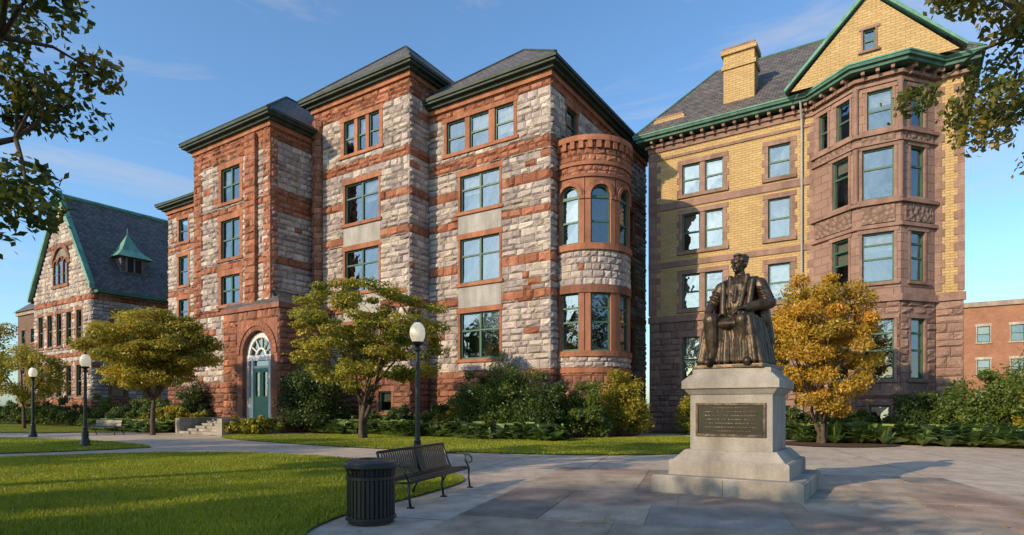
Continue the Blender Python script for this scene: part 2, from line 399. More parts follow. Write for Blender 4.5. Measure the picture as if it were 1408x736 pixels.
def hip(B,s0,s1,t0,t1,z,pz,o=.75,frieze=RED):
    T=B['trim']
    pts=[(s0,t1),(s0,t0),(s1,t0),(s1,t1)]
    pband(T,pts,z-.3,z,-.05,.16,frieze)
    pband(B['darkgreen'],pts,z,z+.18,-.3,.38)
    pband(B['darkgreen'],pts,z+.18,z+.32,-.3,o-.1); pband(B['darkgreen'],pts,z+.32,z+.5,-.3,o)
    x0,x1,y0,y1=s0-o,s1+o,t0-o,t1+o; zb=z+.48; S=B['slate']
    w=min(x1-x0,y1-y0)/2
    c=[(x0,y0,zb),(x1,y0,zb),(x1,y1,zb),(x0,y1,zb)]
    if x1-x0<=y1-y0:
        A=((x0+x1)/2,y0+w,pz); D=((x0+x1)/2,y1-w+.001,pz)
        S.q([c[0],c[1],A]); S.q([c[1],c[2],D,A]); S.q([c[2],c[3],D]); S.q([c[3],c[0],A,D]); hips=[(c[0],A),(c[1],A),(c[2],D),(c[3],D),(A,D)]
    else:
        A=(x0+w,(y0+y1)/2,pz); D=(x1-w+.001,(y0+y1)/2,pz)
        S.q([c[0],c[1],D,A]); S.q([c[1],c[2],D]); S.q([c[2],c[3],A,D]); S.q([c[3],c[0],A]); hips=[(c[0],A),(c[3],A),(c[1],D),(c[2],D),(A,D)]
    for a,b in hips:
        if (Vector(a)-Vector(b)).length>.1: B['darkgreen'].tube([a,b],[.09,.09],6)

# ============================================================ MAIN HALL
H=Bld('stone_university_hall',-13,5)
BD=[(3.35,3.75),(7.75,8.25),(9.75,10.3),(12.5,12.95),(14.3,14.85),(16.1,16.75),(19.45,20.2)]
M=front(0.0); hs=[]
for z0,z1 in ((4.5,7.3),(9.1,11.8),(13.45,15.65)): hs.append(win(H,M,-6.3,-3.4,z0,z1,2,(.62,),jw=.16))
hs.append(win(H,M,-7.35,-2.42,17.2,19.2,1,(.5,),mull=((-5.95,-5.6),(-4.18,-3.76)),jw=.22,lh=.28))
hs.append(win(H,M,-6.2,-5.1,1.3,2.7,1,(),jw=.2,col=DBR)); hs.append(win(H,M,-3.2,-2.1,1.3,2.7,1,(),jw=.2,col=DBR))
for z0,z1 in ((7.63,8.89),(12.13,13.24)):
    mbox(H['panel_gray'],M,-6.44,-3.26,z0,z1,-.1,.02); hs.append((-6.44,-3.26,z0-.01,z1+.01))
stone_wall(H,M,-8.8,0,0,20.2,hs,BD,3.35)
M=side(0.0); hs=[]
hs.append(win(H,M,1.9,3.2,17.2,19.1,1,(.5,),jw=.18)); hs.append(win(H,M,7.2,8.4,17.2,19.1,1,(.5,),jw=.18))
for a in (7.6,11): 
    for z0,z1 in ((4.5,7.3),(9.1,11.8),(13.45,15.65)): hs.append(win(H,M,a,a+1.4,z0,z1,1,(.5,),jw=.18))
stone_wall(H,M,0,14.8,0,20.2,hs,BD,3.35)
hip(H,-8.8,0,0,14.8,20.2,25.0)
# C block
BC=[(3.35,3.75),(7.75,8.3),(12.3,12.8),(14.6,15.1),(17.0,17.6),(20.72,22.0)]
M=front(-1.8); hs=[]
for z0,z1 in ((4.3,6.9),(9.1,11.85),(13.6,16.2)): hs.append(win(H,M,-14.5,-11.4,z0,z1,2,(.65,),jw=.16))
hs.append(win(H,M,-14.6,-11.35,18.15,20.4,1,(.5,),mull=((-13.65,-13.35),(-12.6,-12.3)),jw=.3,lh=.3))
for z0,z1 in ((7.23,8.89),(12.18,13.39)):
    mbox(H['panel_gray'],M,-14.64,-11.26,z0,z1,-.1,.02); hs.append((-14.64,-11.26,z0-.01,z1+.01))
hs.append(win(H,M,-11.4,-10.3,1.3,2.6,1,(),jw=.2,col=DBR))
hs.append((-17.6,-16.7,8,21))
stone_wall(H,M,-17.6,-8.8,0,22.0,hs,BC,3.35)
MS=cyl(-17.15,-1.8,.42)
for i in range(31):
    for k in range(4): a0=.42*(-math.pi+k*math.pi/2+(i%2)*.6); block(H['rock'],MS,a0,a0+.42*math.pi/2,8+i*.42,8.42+i*.42,rc(REDS),.05)
M=side(-8.8); stone_wall(H,M,-1.8,0,0,22.0,(),BC,3.35); stone_wall(H,M,0,8,20.6,22,(),BC,0)
hip(H,-17.6,-8.8,-1.8,8,22.0,27.2)
# B block
BB=[(7.9,8.3),(10.95,11.4),(14.8,15.2),(18.45,19.9)]
M=front(-5.2); hs=[]
for z0,z1 in ((8.6,10.6),(11.75,14.4),(15.6,17.95)): hs.append(win(H,M,-23.1,-20.9,z0,z1,2,(.5,),jw=.3,lh=.4))
hs+= [(-20.0,-18.9,8.2,19.45)]
stone_wall(H,M,-26.4,-17.6,0,19.9,hs,BB,3.35)
def pil(M,x0,x1,z0,z1,dd):
    n=int((z1-z0)/.42); h=(z1-z0)/n; M2=shift(M,dd)
    for i in range(n):
        if i%2: block(H['rock'],M2,x0,x1,z0+i*h,z0+i*h+h,rc(REDS),.09,back=-dd-.1)
        else:
            xm=(x0+x1)/2+R_.uniform(-.15,.15); block(H['rock'],M2,x0,xm,z0+i*h,z0+i*h+h,rc(REDS),.09,back=-dd-.1); block(H['rock'],M2,xm,x1,z0+i*h,z0+i*h+h,rc(REDS),.09,back=-dd-.1)
pil(M,-20.0,-18.9,8.2,19.45,.26); pil(M,-26.4,-25.4,8.2,19.45,.08); pil(M,-18.3,-17.55,8.2,19.45,.05)
M=side(-17.6); stone_wall(H,M,-5.2,-1.8,0,19.9,(),[(7.9,8.3),(10.9,11.4),(14.3,15.8),(18.9,19.9)],3.35)
pil(M,-5.2,-4.7,8.2,19.4,.04)
hip(H,-26.4,-17.6,-5.2,5,19.9,24.6)
# A block
M=front(-2.0); hs=[]
for z0,z1 in ((4.5,7.0),(8.6,10.6),(11.75,14.2),(15.4,17.3)):
    hs.append(win(H,M,-34.6,-33.2,z0,z1,1,(.5,),jw=.25)); hs.append(win(H,M,-31.9,-30.8,z0,z1,1,(.5,),jw=.25))
stone_wall(H,M,-36.3,-26.4,0,18.3,hs,[(7.9,8.3),(11,11.4),(14.7,15.1),(17.6,18.3)],3.35)
hip(H,-36.3,-26.4,-2,6,18.3,21.5)
H['mortar'].box(-36.3,-.2,1.2,14.6,0,18)
H['mortar'].box(-17.4,-9.0,1,7.9,18,21.9); H['mortar'].box(-26.2,-17.8,-3.6,4.9,8,19.7)
H['trim'].box(-33.6,-32.3,3,4.2,18.5,22.6,BROWNS[0]); H['trim'].box(-33.75,-32.15,2.85,4.35,22.2,22.7,BROWNS[2])
# entrance block
PT=-5.75; M=front(PT); ac=-18.2
hs=[(-20.3,-16.1,.0,7.2)]
stone_wall(H,M,-21.9,-15.9,0,7.8,hs,[],9,course=.42,basec=REDS[:4]+BROWNS,bulge=.1)
for sx in (-1,1):
    for i in range(9):
        z0=.0+i*.556; x0,x1=(ac+sx*1.5,ac+sx*2.1) if sx>0 else (ac-2.1,ac-1.5)
        mbox(H['trim'],M,x0,x1,z0+.006,z0+.55,-.5,.05,rc(BROWNS+REDS[:2]))
arch(H,M,ac,5.0,1.5,1.8,-.5,.06,DBR); arch(H,M,ac,5.0,1.8,2.1,-.3,.12,RED,21)
for i in range(12):
    x0=-2.1+4.2*i/12; x1=-2.1+4.2*(i+1)/12
    mbox(H['trim'],M,ac+x0,ac+x1,5+math.sqrt(max(0,2.1**2-max(abs(x0),abs(x1))**2)),7.2,-.2,.02+.03*R_.random(),rc(REDS+BROWNS))
mbox(H['trim'],M,-22.0,-15.8,7.8,8.1,-.3,.15,DBR)
M2=side(-15.9); stone_wall(H,M2,PT,-1.8,0,7.8,(),[],9,course=.42,basec=REDS[:4]+BROWNS,bulge=.1); mbox(H['trim'],M2,PT,-1.9,7.8,8.1,-.3,.15,DBR)
H['trim'].q([(-21.9,PT,0),(-21.9,PT,7.8),(-21.9,-5,7.8),(-21.9,-5,0)],RED)
H['slate'].q([(-22.0,PT-.15,8.1),(-15.75,PT-.15,8.1),(-17.0,-5.1,8.7),(-22,-5.1,8.7)]); H['slate'].q([(-15.75,PT-.15,8.1),(-15.75,-1.8,8.1),(-17.6,-1.8,9.2),(-17.6,-5.1,9.2),(-17.0,-5.1,8.7)])
Md=front(PT+.32)
H['interior'].q([Md(ac-1.55,0.9,-.16),Md(ac+1.55,.9,-.16),Md(ac+1.55,6.6,-.16),Md(ac-1.55,6.6,-.16)])
arch(H,Md,ac,4.9,1.18,1.52,-.1,.06,(1,1,1),18,'white'); arch(H,Md,ac,4.9,.42,.54,-.05,.05,(1,1,1),12,'white')
for i in range(1,6):
    t=math.pi*i/6; c,s=math.cos(t),math.sin(t)
    H['white'].tube([Md(ac+.5*c,4.9+.5*s,0),Md(ac+1.25*c,4.9+1.25*s,0)],[.05,.05],4)
mbox(H['white'],Md,ac-1.5,ac+1.5,4.60,4.95,-.1,.1)
for x in (-1.5,-1.0,.82,1.30): mbox(H['white'],Md,ac+x,ac+x+.2,.9,4.60,-.1,.08)
for x in (-1.3,1.02): mbox(H['white'],Md,ac+x,ac+x+.28,.9,2.2,-.1,.05)
for x0 in (-.80,.01):
    mbox(H['door_green'],Md,ac+x0,ac+x0+.80,.9,2.3,-.1,.02); mbox(H['door_green'],Md,ac+x0,ac+x0+.80,3.85,4.1,-.1,.02)
    for e in (0,.62): mbox(H['door_green'],Md,ac+x0+e,ac+x0+e+.18,2.3,3.85,-.1,.02)
    mbox(H['white'],Md,ac+x0,ac+x0+.80,4.1,4.25,-.1,.03)
    H['glass'].q([Md(ac+x0+.1,2.25,-.06),Md(ac+x0+.7,2.25,-.06),Md(ac+x0+.7,3.9,-.06),Md(ac+x0+.1,3.9,-.06)])
H['glass'].q([Md(ac-1.4,4.25,-.07),Md(ac+1.4,4.25,-.07),Md(ac+1.2,6.0,-.07),Md(ac-1.2,6.0,-.07)])
H['granite'].box(-20.2,-16.2,-7.6,-5.0,.0,.9)
for i in range(6): H['granite'].box(-20.2,-16.2,-7.6-.4*(i+1),-7.6-.4*i-.002,0,.9-.15*(i+1)+.02)
for x in (-20.65,-16.2): H['granite'].box(x,x+.45,-9.6,-5.8,0,.95)
# turret bay
TR=2.35; M=cyl(.9,3.0,TR); th=lambda d:TR*RAD(d); hs=[]
A0,A1=th(-114),th(112)
for c in (-92,-48,-4,40):
    a=th(c); w=.58; ro=.88
    sash(H,M,a-w,a+w,10.6,13.2,1,(.48,),blindp=.3)
    arch(H,M,a,13.25,w-.09,w,-.25,-.1,(1,1,1),11,'sash'); H['glass'].q([M(a-w,13.2,-.18),M(a+w,13.2,-.18),M(a+w,13.9,-.18),M(a-w,13.9,-.18)]); mbox(H['sash'],M,a-w,a+w,13.17,13.28,-.25,-.09)
    H['interior'].q([M(a-w-.2,13,-.8),M(a+w+.2,13,-.8),M(a+w+.2,14.4,-.8),M(a-w-.2,14.4,-.8)])
    arch(H,M,a,13.25,w,ro-.12,-.3,.10,RED,11); arch(H,M,a,13.25,ro-.12,ro,-.25,.04,DBR,15); spandrel(H,M,a,13.25,ro,14.25,-.0,RED)
    for sg in (-1,1):
        x0,x1=(a+w,a+ro) if sg>0 else (a-ro,a-w); mbox(H['trim'],M,x0,x1,10.6,13.25,-.3,.02,rc([RED]))
        mbox(H['trim'],M,x0,x1,13.05,13.25,.0,.09,RED)
    hs.append((a-ro,a+ro,10.6,14.25))
    sash(H,M,a-w,a+w,4.7,7.9,1,(.5,.75),blindp=.3)
    for x0,x1 in ((a-ro,a-w),(a+w,a+ro)): mbox(H['trim'],M,x0,x1,4.7,7.9,-.3,.04,rc([RED]))
    hs.append((a-ro,a+ro,4.7,7.9))
stone_wall(H,M,A0,A1,0,16.2,hs,[(3.4,3.8),(12.9,14.9),(15.1,16.2)],3.35,n=.3,lmin=.35,lmax=.7,bulge=.08,course=.36)
for z0,z1,d in ((10.25,10.6,.14),(7.9,8.35,.10),(4.4,4.7,.14),(14.25,14.42,.1),(14.9,15.1,.12),(16.2,16.5,.2),(3.5,3.75,.1)):
    mbox(H['trim'],M,A0,A1,z0,z1,-.2,d,rc([RED,DBR]),30)
for i in range(20):
    a=A0+(A1-A0)*(i+.5)/20; mbox(H['trim'],M,a-.12,a+.12,15.8,16.2,.05,.18,RED)
H['darkgreen'].lathe([(TR+.2,16.5),(TR-.1,16.57),(.3,17.0),(0,17.1)],28,(.9,3.0))
H.done()

# ============================================================ GABLED HALL (left)
E=Bld('gabled_stone_hall',-52.8,2)
BE=[(2.0,2.3),(6.4,6.8),(11.6,12.1)]
M=front(-3.8); hs=[]
for x in (-57.6,-55.4,-53.2,-51,-48.8): 
    hs.append(win(E,M,x-.55,x+.55,7.6,10.8,1,(.5,),jw=.22,col=BROWNS[0])); hs.append(win(E,M,x-.55,x+.55,2.6,5.6,1,(.5,),jw=.22,col=BROWNS[0]))
stone_wall(E,M,-59.3,-46.3,0,13,hs,BE,2.0)
zz=13.0; ap=22.2
while zz<ap-.4:
    hw2=6.5*(1-(zz+.42-13)/(ap-13))
    hole=13.6<zz+.2<17.0
    for p,q in (((-52.8-hw2,-54.6),(-51.0,-52.8+hw2)) if hole else ((-52.8-hw2,-52.8+hw2),)):
        x=p
        while x<q-.05:
            w=min(R_.uniform(.5,1.1),q-x); block(E['rock'],M,x,x+w,zz,zz+.42,rc(GRAYS) if not 17.0<zz<17.5 else rc(BROWNS)); x+=w
    zz+=.42
E['mortar'].q([M(-59.3,13,-.05),M(-46.3,13,-.05),M(-52.8,ap,-.05)])
for x in (-53.9,-52.8,-51.7):
    zt=15.6 if x!=-52.8 else 15.9
    E['interior'].q([M(x-.4,13.7,.0),M(x+.4,13.7,.0),M(x+.4,zt,.0),M(x-.4,zt,.0)]); E['glass'].q([M(x-.38,13.75,.02),M(x+.38,13.75,.02),M(x+.38,zt,.02),M(x-.38,zt,.02)])
    mbox(E['sash'],M,x-.38,x+.38,14.6,14.68,.0,.05); arch(E,M,x,zt,.40,.56,-.05,.12,BROWNS[0],9)
    E['interior'].q([M(x-.4,zt,.0),M(x+.4,zt,.0),M(x+.28,zt+.28,.0),M(x,zt+.4,.0),M(x-.28,zt+.28,.0)])
for x in (-54.46,-53.35,-52.25,-51.3): mbox(E['trim'],M,x,x+.15,13.6,15.6,-.05,.12,BROWNS[0])
arch(E,M,-52.8,15.5,1.75,2.15,-.05,.14,BROWNS[0],15); mbox(E['trim'],M,-54.7,-50.9,13.3,13.6,-.05,.18,BROWNS[0])
M=side(-46.3); hs=[]
for a in (-1.5,1.5,4.5,7.5): hs.append(win(E,M,a-.6,a+.6,2.6,5.4,1,(.5,),jw=.25,col=BROWNS[0])); hs.append(win(E,M,a-.5,a+.5,8.0,10.6,1,(.5,),jw=.25,col=BROWNS[0]))
stone_wall(E,M,-3.8,12,0,13,hs,BE,2.0)
E['slate'].q([(-45.7,-3.9,12.4),(-45.7,14,12.4),(-52.8,14,ap+.1),(-52.8,-3.9,ap+.1)]); E['slate'].q([(-59.9,14,12.4),(-59.9,-3.9,12.4),(-52.8,-3.9,ap+.1),(-52.8,14,ap+.1)])
E['copper'].tube([(-52.8,-4.2,ap+.2),(-52.8,14,ap+.2)],[.2,.2],6)
for sx in (-1,1): E['copper'].add([(-52.8+sx*x,y,z) for y in (-4.2,-3.75) for x,z in ((7.1,12.5),(7.1,13.0),(0,22.85),(0,22.25))],[(0,1,2,3),(7,6,5,4),(1,5,6,2),(0,3,7,4),(0,4,5,1)])
pband(E['copper_gutter'],[(-46.3,-3.6),(-46.3,14)],12.2,12.5,.0,.75)
E['mortar'].box(-59.2,-46.5,-2.6,14,0,13)
E['slate'].box(-49.6,-47.2,-.9,1.5,14.6,16.3); E['interior'].box(-47.21,-47.15,-.45,1.05,14.9,16.1)
for a in (-.45,.25,.98): E['trim'].box(-47.2,-47.08,a-.05,a+.08,14.8,16.2,BROWNS[0])
ax=(-48.6,.3,18.9); b=[(-46.8,-1.35,16.3),(-46.8,1.95,16.3),(-50.5,1.95,16.3),(-50.5,-1.35,16.3)]
mid=[(-47.8,-.5,17.2),(-47.8,1.1,17.2),(-49.4,1.1,17.2),(-49.4,-.5,17.2)]
for i in range(4): E['copper'].q([b[i],b[(i+1)%4],mid[(i+1)%4],mid[i]]); E['copper'].q([mid[i],mid[(i+1)%4],ax])
E['copper'].q(b[::-1]); E['copper'].tube([ax,(-48.6,.3,19.5)],[.06,.03],6)
E.done()

# ============================================================ YELLOW BRICK HALL (right)
F=Bld('yellow_brick_hall',11,12)
BAY=[(12.1,8.6),(14.3,6.8),(16.25,6.8),(17.75,8.6)]
M=front(8.6); hs=[]
rows=((7.75,9.95),(11.4,13.75),(14.95,16.85))
for z0,z1 in rows:
    hs.append(win(F,M,4.7,7.2,z0,z1,1,(.5,),mull=((5.8,6.1),),jw=.2,lh=.28,sh=.2,col=MAUVE,quoin=True,blindp=.5))
    hs.append(win(F,M,9.75,10.95,z0,z1,1,(.5,),jw=.2,lh=.28,sh=.2,col=MAUVE,quoin=True,blindp=.5))
holes=[h for h in hs]
panel(F['buff_brick'],M,2.55,12.1,7.4,18.4,holes,0); panel(F['buff_brick'],M,17.75,18.9,7.4,18.4,(),0)
for x0,x1,z0,z1,d in ((2.5,12.1,14.2,14.62,.07),(2.5,12.1,10.5,10.85,.07),(2.5,12.1,17.45,17.6,.08),(2.5,12.1,18.0,18.4,.1)):
    iv=[(x0,x1)]
    for hh in holes:
        if hh[2]-.02<(z0+z1)/2<hh[3]+.02:
            nv=[]
            for p,q in iv:
                if hh[1]<=p or hh[0]>=q: nv.append((p,q)); continue
                nv+= [(p,hh[0]-.12)] if hh[0]-.12>p else []; nv+= [(hh[1]+.12,q)] if hh[1]+.12<q else []
            iv=nv
    for p,q in iv: mbox(F['trim'],M,p,q,z0,z1,-.1,d,MAUVE)
for i in range(26):
    z=7.5+i*.4; w=.75 if i%2 else .5; cc=rc(MAUVES)
    mbox(F['trim'],M,2.5,2.55+w,z+.005,z+.395,-.1,.045,cc); mbox(F['trim'],M,18.95-w*.6,18.95,z+.005,z+.395,-.1,.045,cc); mbox(F['trim'],M,17.7,17.75+w*.5,z+.005,z+.395,-.1,.045,cc)
    if i<25: mbox(F['trim'],M,12.15-w*.45,12.15,z+.005,z+.395,-.1,.045,cc)
hs=[]
for a0,a1 in ((4.7,5.8),(6.1,7.2),(9.75,10.95)): hs.append(win(F,M,a0,a1,3.2,6.0,1,(.5,),jw=.14,lh=.4,col=MAUVE)); hs.append(win(F,M,a0,a1,.7,1.7,1,(),jw=.14,lh=.3,col=MAUVE))
stone_wall(F,M,2.55,12.1,0,7.0,hs,[],2.3,course=.42,main=MAUVES,band=MAUVES,basec=MAUVES,bulge=.07); stone_wall(F,M,17.75,18.9,0,7.0,(),[],2.3,course=.42,main=MAUVES,band=MAUVES,basec=MAUVES,bulge=.07)
mbox(F['trim'],M,2.5,12.1,7.0,7.4,-.1,.12,MAUVE); mbox(F['trim'],M,17.75,19,7.0,7.4,-.1,.12,MAUVE)
F['mortar'].box(2.7,18.8,9.8,22,0,18.3); F['buff_brick'].q([(2.55,22,0),(2.55,8.6,0),(2.55,8.6,18.4),(2.55,22,18.4)]); F['buff_brick'].q([(18.9,8.6,0),(18.9,22,0),(18.9,22,18.4),(18.9,8.6,18.4)])
for i in range(3):
    M,L=line(BAY[i],BAY[i+1]); hs=[]
    for z0,z1,bp in ((15.75,17.75,.3),(12.2,14.8,.5),(7.95,10.5,.7),(3.0,6.1,.5)):
        if i==0: ws=((.45,1.05),(1.62,2.48)) if z0>15 else ((1.35,2.4),)
        elif i==1: ws=((.5,1.6),) if z0>15 else ((.28,L-.28),)
        else: ws=((.65,1.6),)
        rl=(.5,) if z0>15 else ((.62,) if z0>12 else (.48,.76))
        for a0,a1 in ws: hs.append(win(F,M,a0,a1,z0,z1,1,rl,jw=.12,lh=.2,sh=.14,col=MAUVE,blindp=bp))
    if i==1: hs.append(win(F,M,.6,1.5,.7,1.7,1,(),jw=.14,col=MAUVE))
    panel(F['mauve_ashlar'],M,0,L,7.0,18.6,hs,0)
    stone_wall(F,M,0.02,L-.02,0,7.0,[h for h in hs if h[3]<7],[],2.3,course=.42,main=MAUVES,band=MAUVES,basec=MAUVES,bulge=.07)
    for z0,z1 in ((15.0,15.45),(10.95,11.85)): mbox(F['carved'],M,.25,L-.25,z0+.02,z1,-.05,.07)
for z0,z1,d in ((6.95,7.3,.16),(10.72,10.9,.14),(11.9,12.06,.2),(14.98,15.06,.14),(15.45,15.6,.18),(18.0,18.15,.1),(2.2,2.45,.12)): pband(F['trim'],BAY,z0,z1,-.05,d,MAUVE)
for x,y in BAY[1:3]:
    F['trim'].lathe([(.14,12.1),(.12,12.3),(.12,14.7),(.16,14.9)],10,(x,y-.03),MAUVE); F['trim'].lathe([(.14,15.6),(.12,15.75),(.12,17.8),(.16,18.0)],10,(x,y-.03),MAUVE)
OUT=[(2.55,22),(2.55,8.6)]+BAY+[(18.9,8.6),(18.9,22)]
pband(F['trim'],OUT,18.3,18.48,-.05,.22,MAUVE); pband(F['copper_gutter'],OUT,18.66,18.84,-.05,.66); pband(F['copper_gutter'],OUT,18.84,19.0,-.2,.8); pband(F['copper'],OUT,19.0,19.08,-.2,.84)
def brk(p0,p1):
    M,L=line(p0,p1); n=max(2,int(L/.6))
    for i in range(n):
        a=L*(i+.5)/n; mbox(F['trim'],M,a-.08,a+.08,18.48,18.66,.0,.55,MAUVE); mbox(F['trim'],M,a-.06,a+.06,18.25,18.48,.0,.32,MAUVE)
for i in range(1,6): brk(OUT[i],OUT[i+1])
zr=25.4; S=F['slate']; e0=(1.75,7.8,19.06); e1=(19.7,7.8,19.06); e2=(19.7,22.5,19.06); e3=(1.75,22.5,19.06); A=(5.3,14.6,zr); D=(14.6,14.6,zr)
S.q([e0,e1,D,A]); S.q([e1,e2,D]); S.q([e3,e0,A]); S.q([e2,e3,A,D])
for a,b in ((e0,A),(A,D),(e1,D)): F['copper_gutter'].tube([a,b],[.09,.09],6)
F['darkgreen'].q([(12,8.6,19.07),(14.0,6.1,19.07),(16.5,6.1,19.07),(18.2,8.6,19.07)])
gt=7.35; M=front(gt); gx=14.9; gz=19.08; hw=3.75; gp=23.1
h=(14.6,15.15,20.2,21.3)
def gzt(x): return gz+(gp-gz)*(1-abs(x-gx)/hw)
xs=sorted({gx-hw,h[0],gx,h[1],gx+hw})
for i in range(len(xs)-1):
    x0,x1=xs[i],xs[i+1]
    if h[0]-.01<(x0+x1)/2<h[1]:
        F['buff_brick'].q([M(x0,gz,0),M(x1,gz,0),M(x1,h[2],0),M(x0,h[2],0)]); F['buff_brick'].q([M(x0,h[3],0),M(x1,h[3],0),M(x1,gzt(x1),0),M(x0,gzt(x0),0)])
    else: F['buff_brick'].q([M(x0,gz,0),M(x1,gz,0)]+([M(x1,gzt(x1),0)] if gzt(x1)>gz+.01 else [])+([M(x0,gzt(x0),0)] if gzt(x0)>gz+.01 else []))
win(F,M,h[0],h[1],h[2],h[3],1,(.5,),jw=.1,lh=.15,sh=.12,col=MAUVE)
for sx in (-1,1):
    F['copper'].add([(gx+sx*x,y,z) for y in (gt-.25,gt+.25) for x,z in ((hw+.3,gz-.02),(hw+.3,gz+.14),(0,gp+.4),(0,gp+.12))],[(0,1,2,3),(7,6,5,4),(1,5,6,2),(0,3,7,4),(0,4,5,1)])
    S.q([(gx+sx*(hw+.25),gt,gz),(gx+sx*(hw+.25),15,gz),(gx,15,gp+.25),(gx,gt,gp+.25)])
def chim(x0,x1,y0,y1,z1):
    F['buff_brick'].box(x0,x1,y0,y1,18.5,z1); F['buff_brick'].box(x0-.1,x1+.1,y0-.1,y1+.1,z1-.9,z1-.65); F['buff_brick'].box(x0-.14,x1+.14,y0-.14,y1+.14,z1,z1+.25); F['trim'].box(x0-.05,x1+.05,y0-.05,y1+.05,z1+.25,z1+.45,MAUVE)
chim(7.1,8.9,9.1,10.3,23.2); chim(2.9,4.6,9.0,10.0,20.0)
F['panel_gray'].tube([(11.55,7.9,18.7),(11.55,8.4,17.9),(11.55,8.47,17.2),(11.55,8.47,.1)],[.06]*4,8)
F.done()

# ============================================================ distant buildings
def simple_bldg(name,s0,s1,t0,t1,zt,mat,wins,roof=None,rowz=(),col=BROWNS[0]):
    B=Bld(name,(s0+s1)/2,(t0+t1)/2); M=front(t0); hs=[]
    a=s0+1.5
    while a<s1-2.5:
        for z in rowz: hs.append(win(B,M,a,a+1.3,z,z+2.0,1,(.5,),jw=.1,col=col))
        a+=wins
    panel(B[mat],M,s0,s1,0,zt,hs,0)
    B[mat].q([(s0,t1,0),(s0,t0,0),(s0,t0,zt),(s0,t1,zt)]); B[mat].q([(s1,t0,0),(s1,t1,0),(s1,t1,zt),(s1,t0,zt)]); B['mortar'].box(s0+.2,s1-.2,t0+1.3,t1,0,zt-.1)
    mbox(B['trim'],M,s0-.1,s1+.1,zt-.3,zt+.3,-.2,.25,(.4,.32,.25))
    if roof:
        hw=(t1-t0)/2; S=B['slate']; S.q([(s0-.5,t0-.5,zt+.2),(s1+.5,t0-.5,zt+.2),(s1+.5,t0+hw,roof),(s0-.5,t0+hw,roof)]); S.q([(s1+.5,t1+.5,zt+.2),(s0-.5,t1+.5,zt+.2),(s0-.5,t0+hw,roof),(s1+.5,t0+hw,roof)])
        B[mat].q([(s1,t0,zt),(s1,t1,zt),(s1,t0+hw,roof-.2)])
    else: B['mortar'].q([(s0,t0,zt),(s1,t0,zt),(s1,t1,zt),(s0,t1,zt)])
    B.done()
simple_bldg('slate_roofed_brick_hall',-95,-66,6,20,15.5,'dark_brick',3.4,22,(2,6.5,11))
def w2st(x,y): dx=x-C0[0]; dy=y-C0[1]; return dx*CU[0]+dy*CU[1],dx*CV[0]+dy*CV[1]
a=w2st(60,75); simple_bldg('orange_brick_building',a[0]-6,a[0]+26,a[1],a[1]+14,14.6,'red_brick',3.3,None,(1.5,5.6,9.8),(.5,.45,.38))

# ============================================================ ground
def sheet(name,pts,z,mat,smooth=0):
    pts=[tuple(p) for p in pts]
    for _ in range(smooth):
        q=[]
        for i in range(len(pts)):
            a=pts[i]; b=pts[(i+1)%len(pts)]
            q.append((a[0]*.75+b[0]*.25,a[1]*.75+b[1]*.25)); q.append((a[0]*.25+b[0]*.75,a[1]*.25+b[1]*.75))
        pts=q
    bm=bmesh.new(); vs=[bm.verts.new((x,y,z)) for x,y in pts]; f=bm.faces.new(vs)
    bmesh.ops.triangulate(bm,faces=[f]); bm.normal_update()
    for f in bm.faces:
        if f.normal.z<0: f.normal_flip()
    me=bpy.data.meshes.new(name); bm.to_mesh(me); bm.free(); obj_from(name,me,mat); return pts
sheet('ground',[(-600,-300),(600,-300),(600,900),(-600,900)],0,'earth')
sheet('plaza_pavement',[(-60,-12),(40,-12),(40,24),(28,30),(20,36),(-4,36),(-30,47),(-60,54)],.004,'concrete')
LF=sheet('front_lawn',[(-40,6),(-40,12),(-24,15),(-16.1,18.4),(-12,20.9),(-8,20.3),(-4.1,17.7),(-1.4,14.2),(-.9,13.0),(-1.5,11),(-2.75,8.2),(-2.3,6.2),(-2.2,0),(-2.4,-8),(-40,-8)],.03,'lawn_soil',2)
LI=sheet('side_lawn',[(-60,34),(-30,31.5),(-20,28.5),(-14,23.8),(-14.5,22.8),(-17,20.3),(-24,17),(-40,13.5),(-60,12)],.03,'lawn_soil',2)
LM=sheet('middle_lawn',[(-15.2,30.5),(-10,26.2),(-5.7,23),(0,20.1),(4.5,19.5),(6.6,21),(8.6,26),(9.6,33),W(4,-1)[:2],W(2,-3.6)[:2],W(-5,-4.3)[:2],W(-14,-5.2)[:2],(-16,34)],.03,'lawn_soil',2)
LR=sheet('right_lawn',[(13.6,31.2),(14.3,29.2),(17,26.0),(22,25.2),(30,26.5),(36,30),(34,36),(22,36)],.03,'lawn_soil',1)
LB=sheet('far_lawn',[(-80,40),(-32,36.5),(-22.5,37.5),(-20,43),(-30,52),(-80,62)],.03,'lawn_soil',1)
sheet('planting_bed',[W(-15.5,-5.6)[:2],W(-5,-5.3)[:2],W(2,-4.9)[:2],W(4.6,-.6)[:2],W(2.4,9)[:2],W(-16,1)[:2]],.034,'mulch',1)
sheet('planting_bed.001',[W(6,4.6)[:2],W(12,2.4)[:2],W(19,.6)[:2],W(32,.6)[:2],W(32,12)[:2],W(5,12)[:2]],.036,'mulch',1)
sheet('planting_bed.002',[W(-36,-7)[:2],W(-23,-10)[:2],W(-21.5,-7)[:2],W(-22,-5)[:2],W(-36,0)[:2]],.036,'mulch',1)
cx,cy=13.7,25.6; sheet('tree_mulch_ring',[((2.5+.2*math.sin(5*t))*math.cos(t*math.pi/10)+cx,cy+2.2*math.sin(t*math.pi/10)) for t in range(20)],.04,'mulch',1)
mb=MB(); r2=random.Random(5); cp,sp=math.cos(PAVE),math.sin(PAVE)
def PQ(p,q,z): return (p*cp-q*sp,p*sp+q*cp,z)
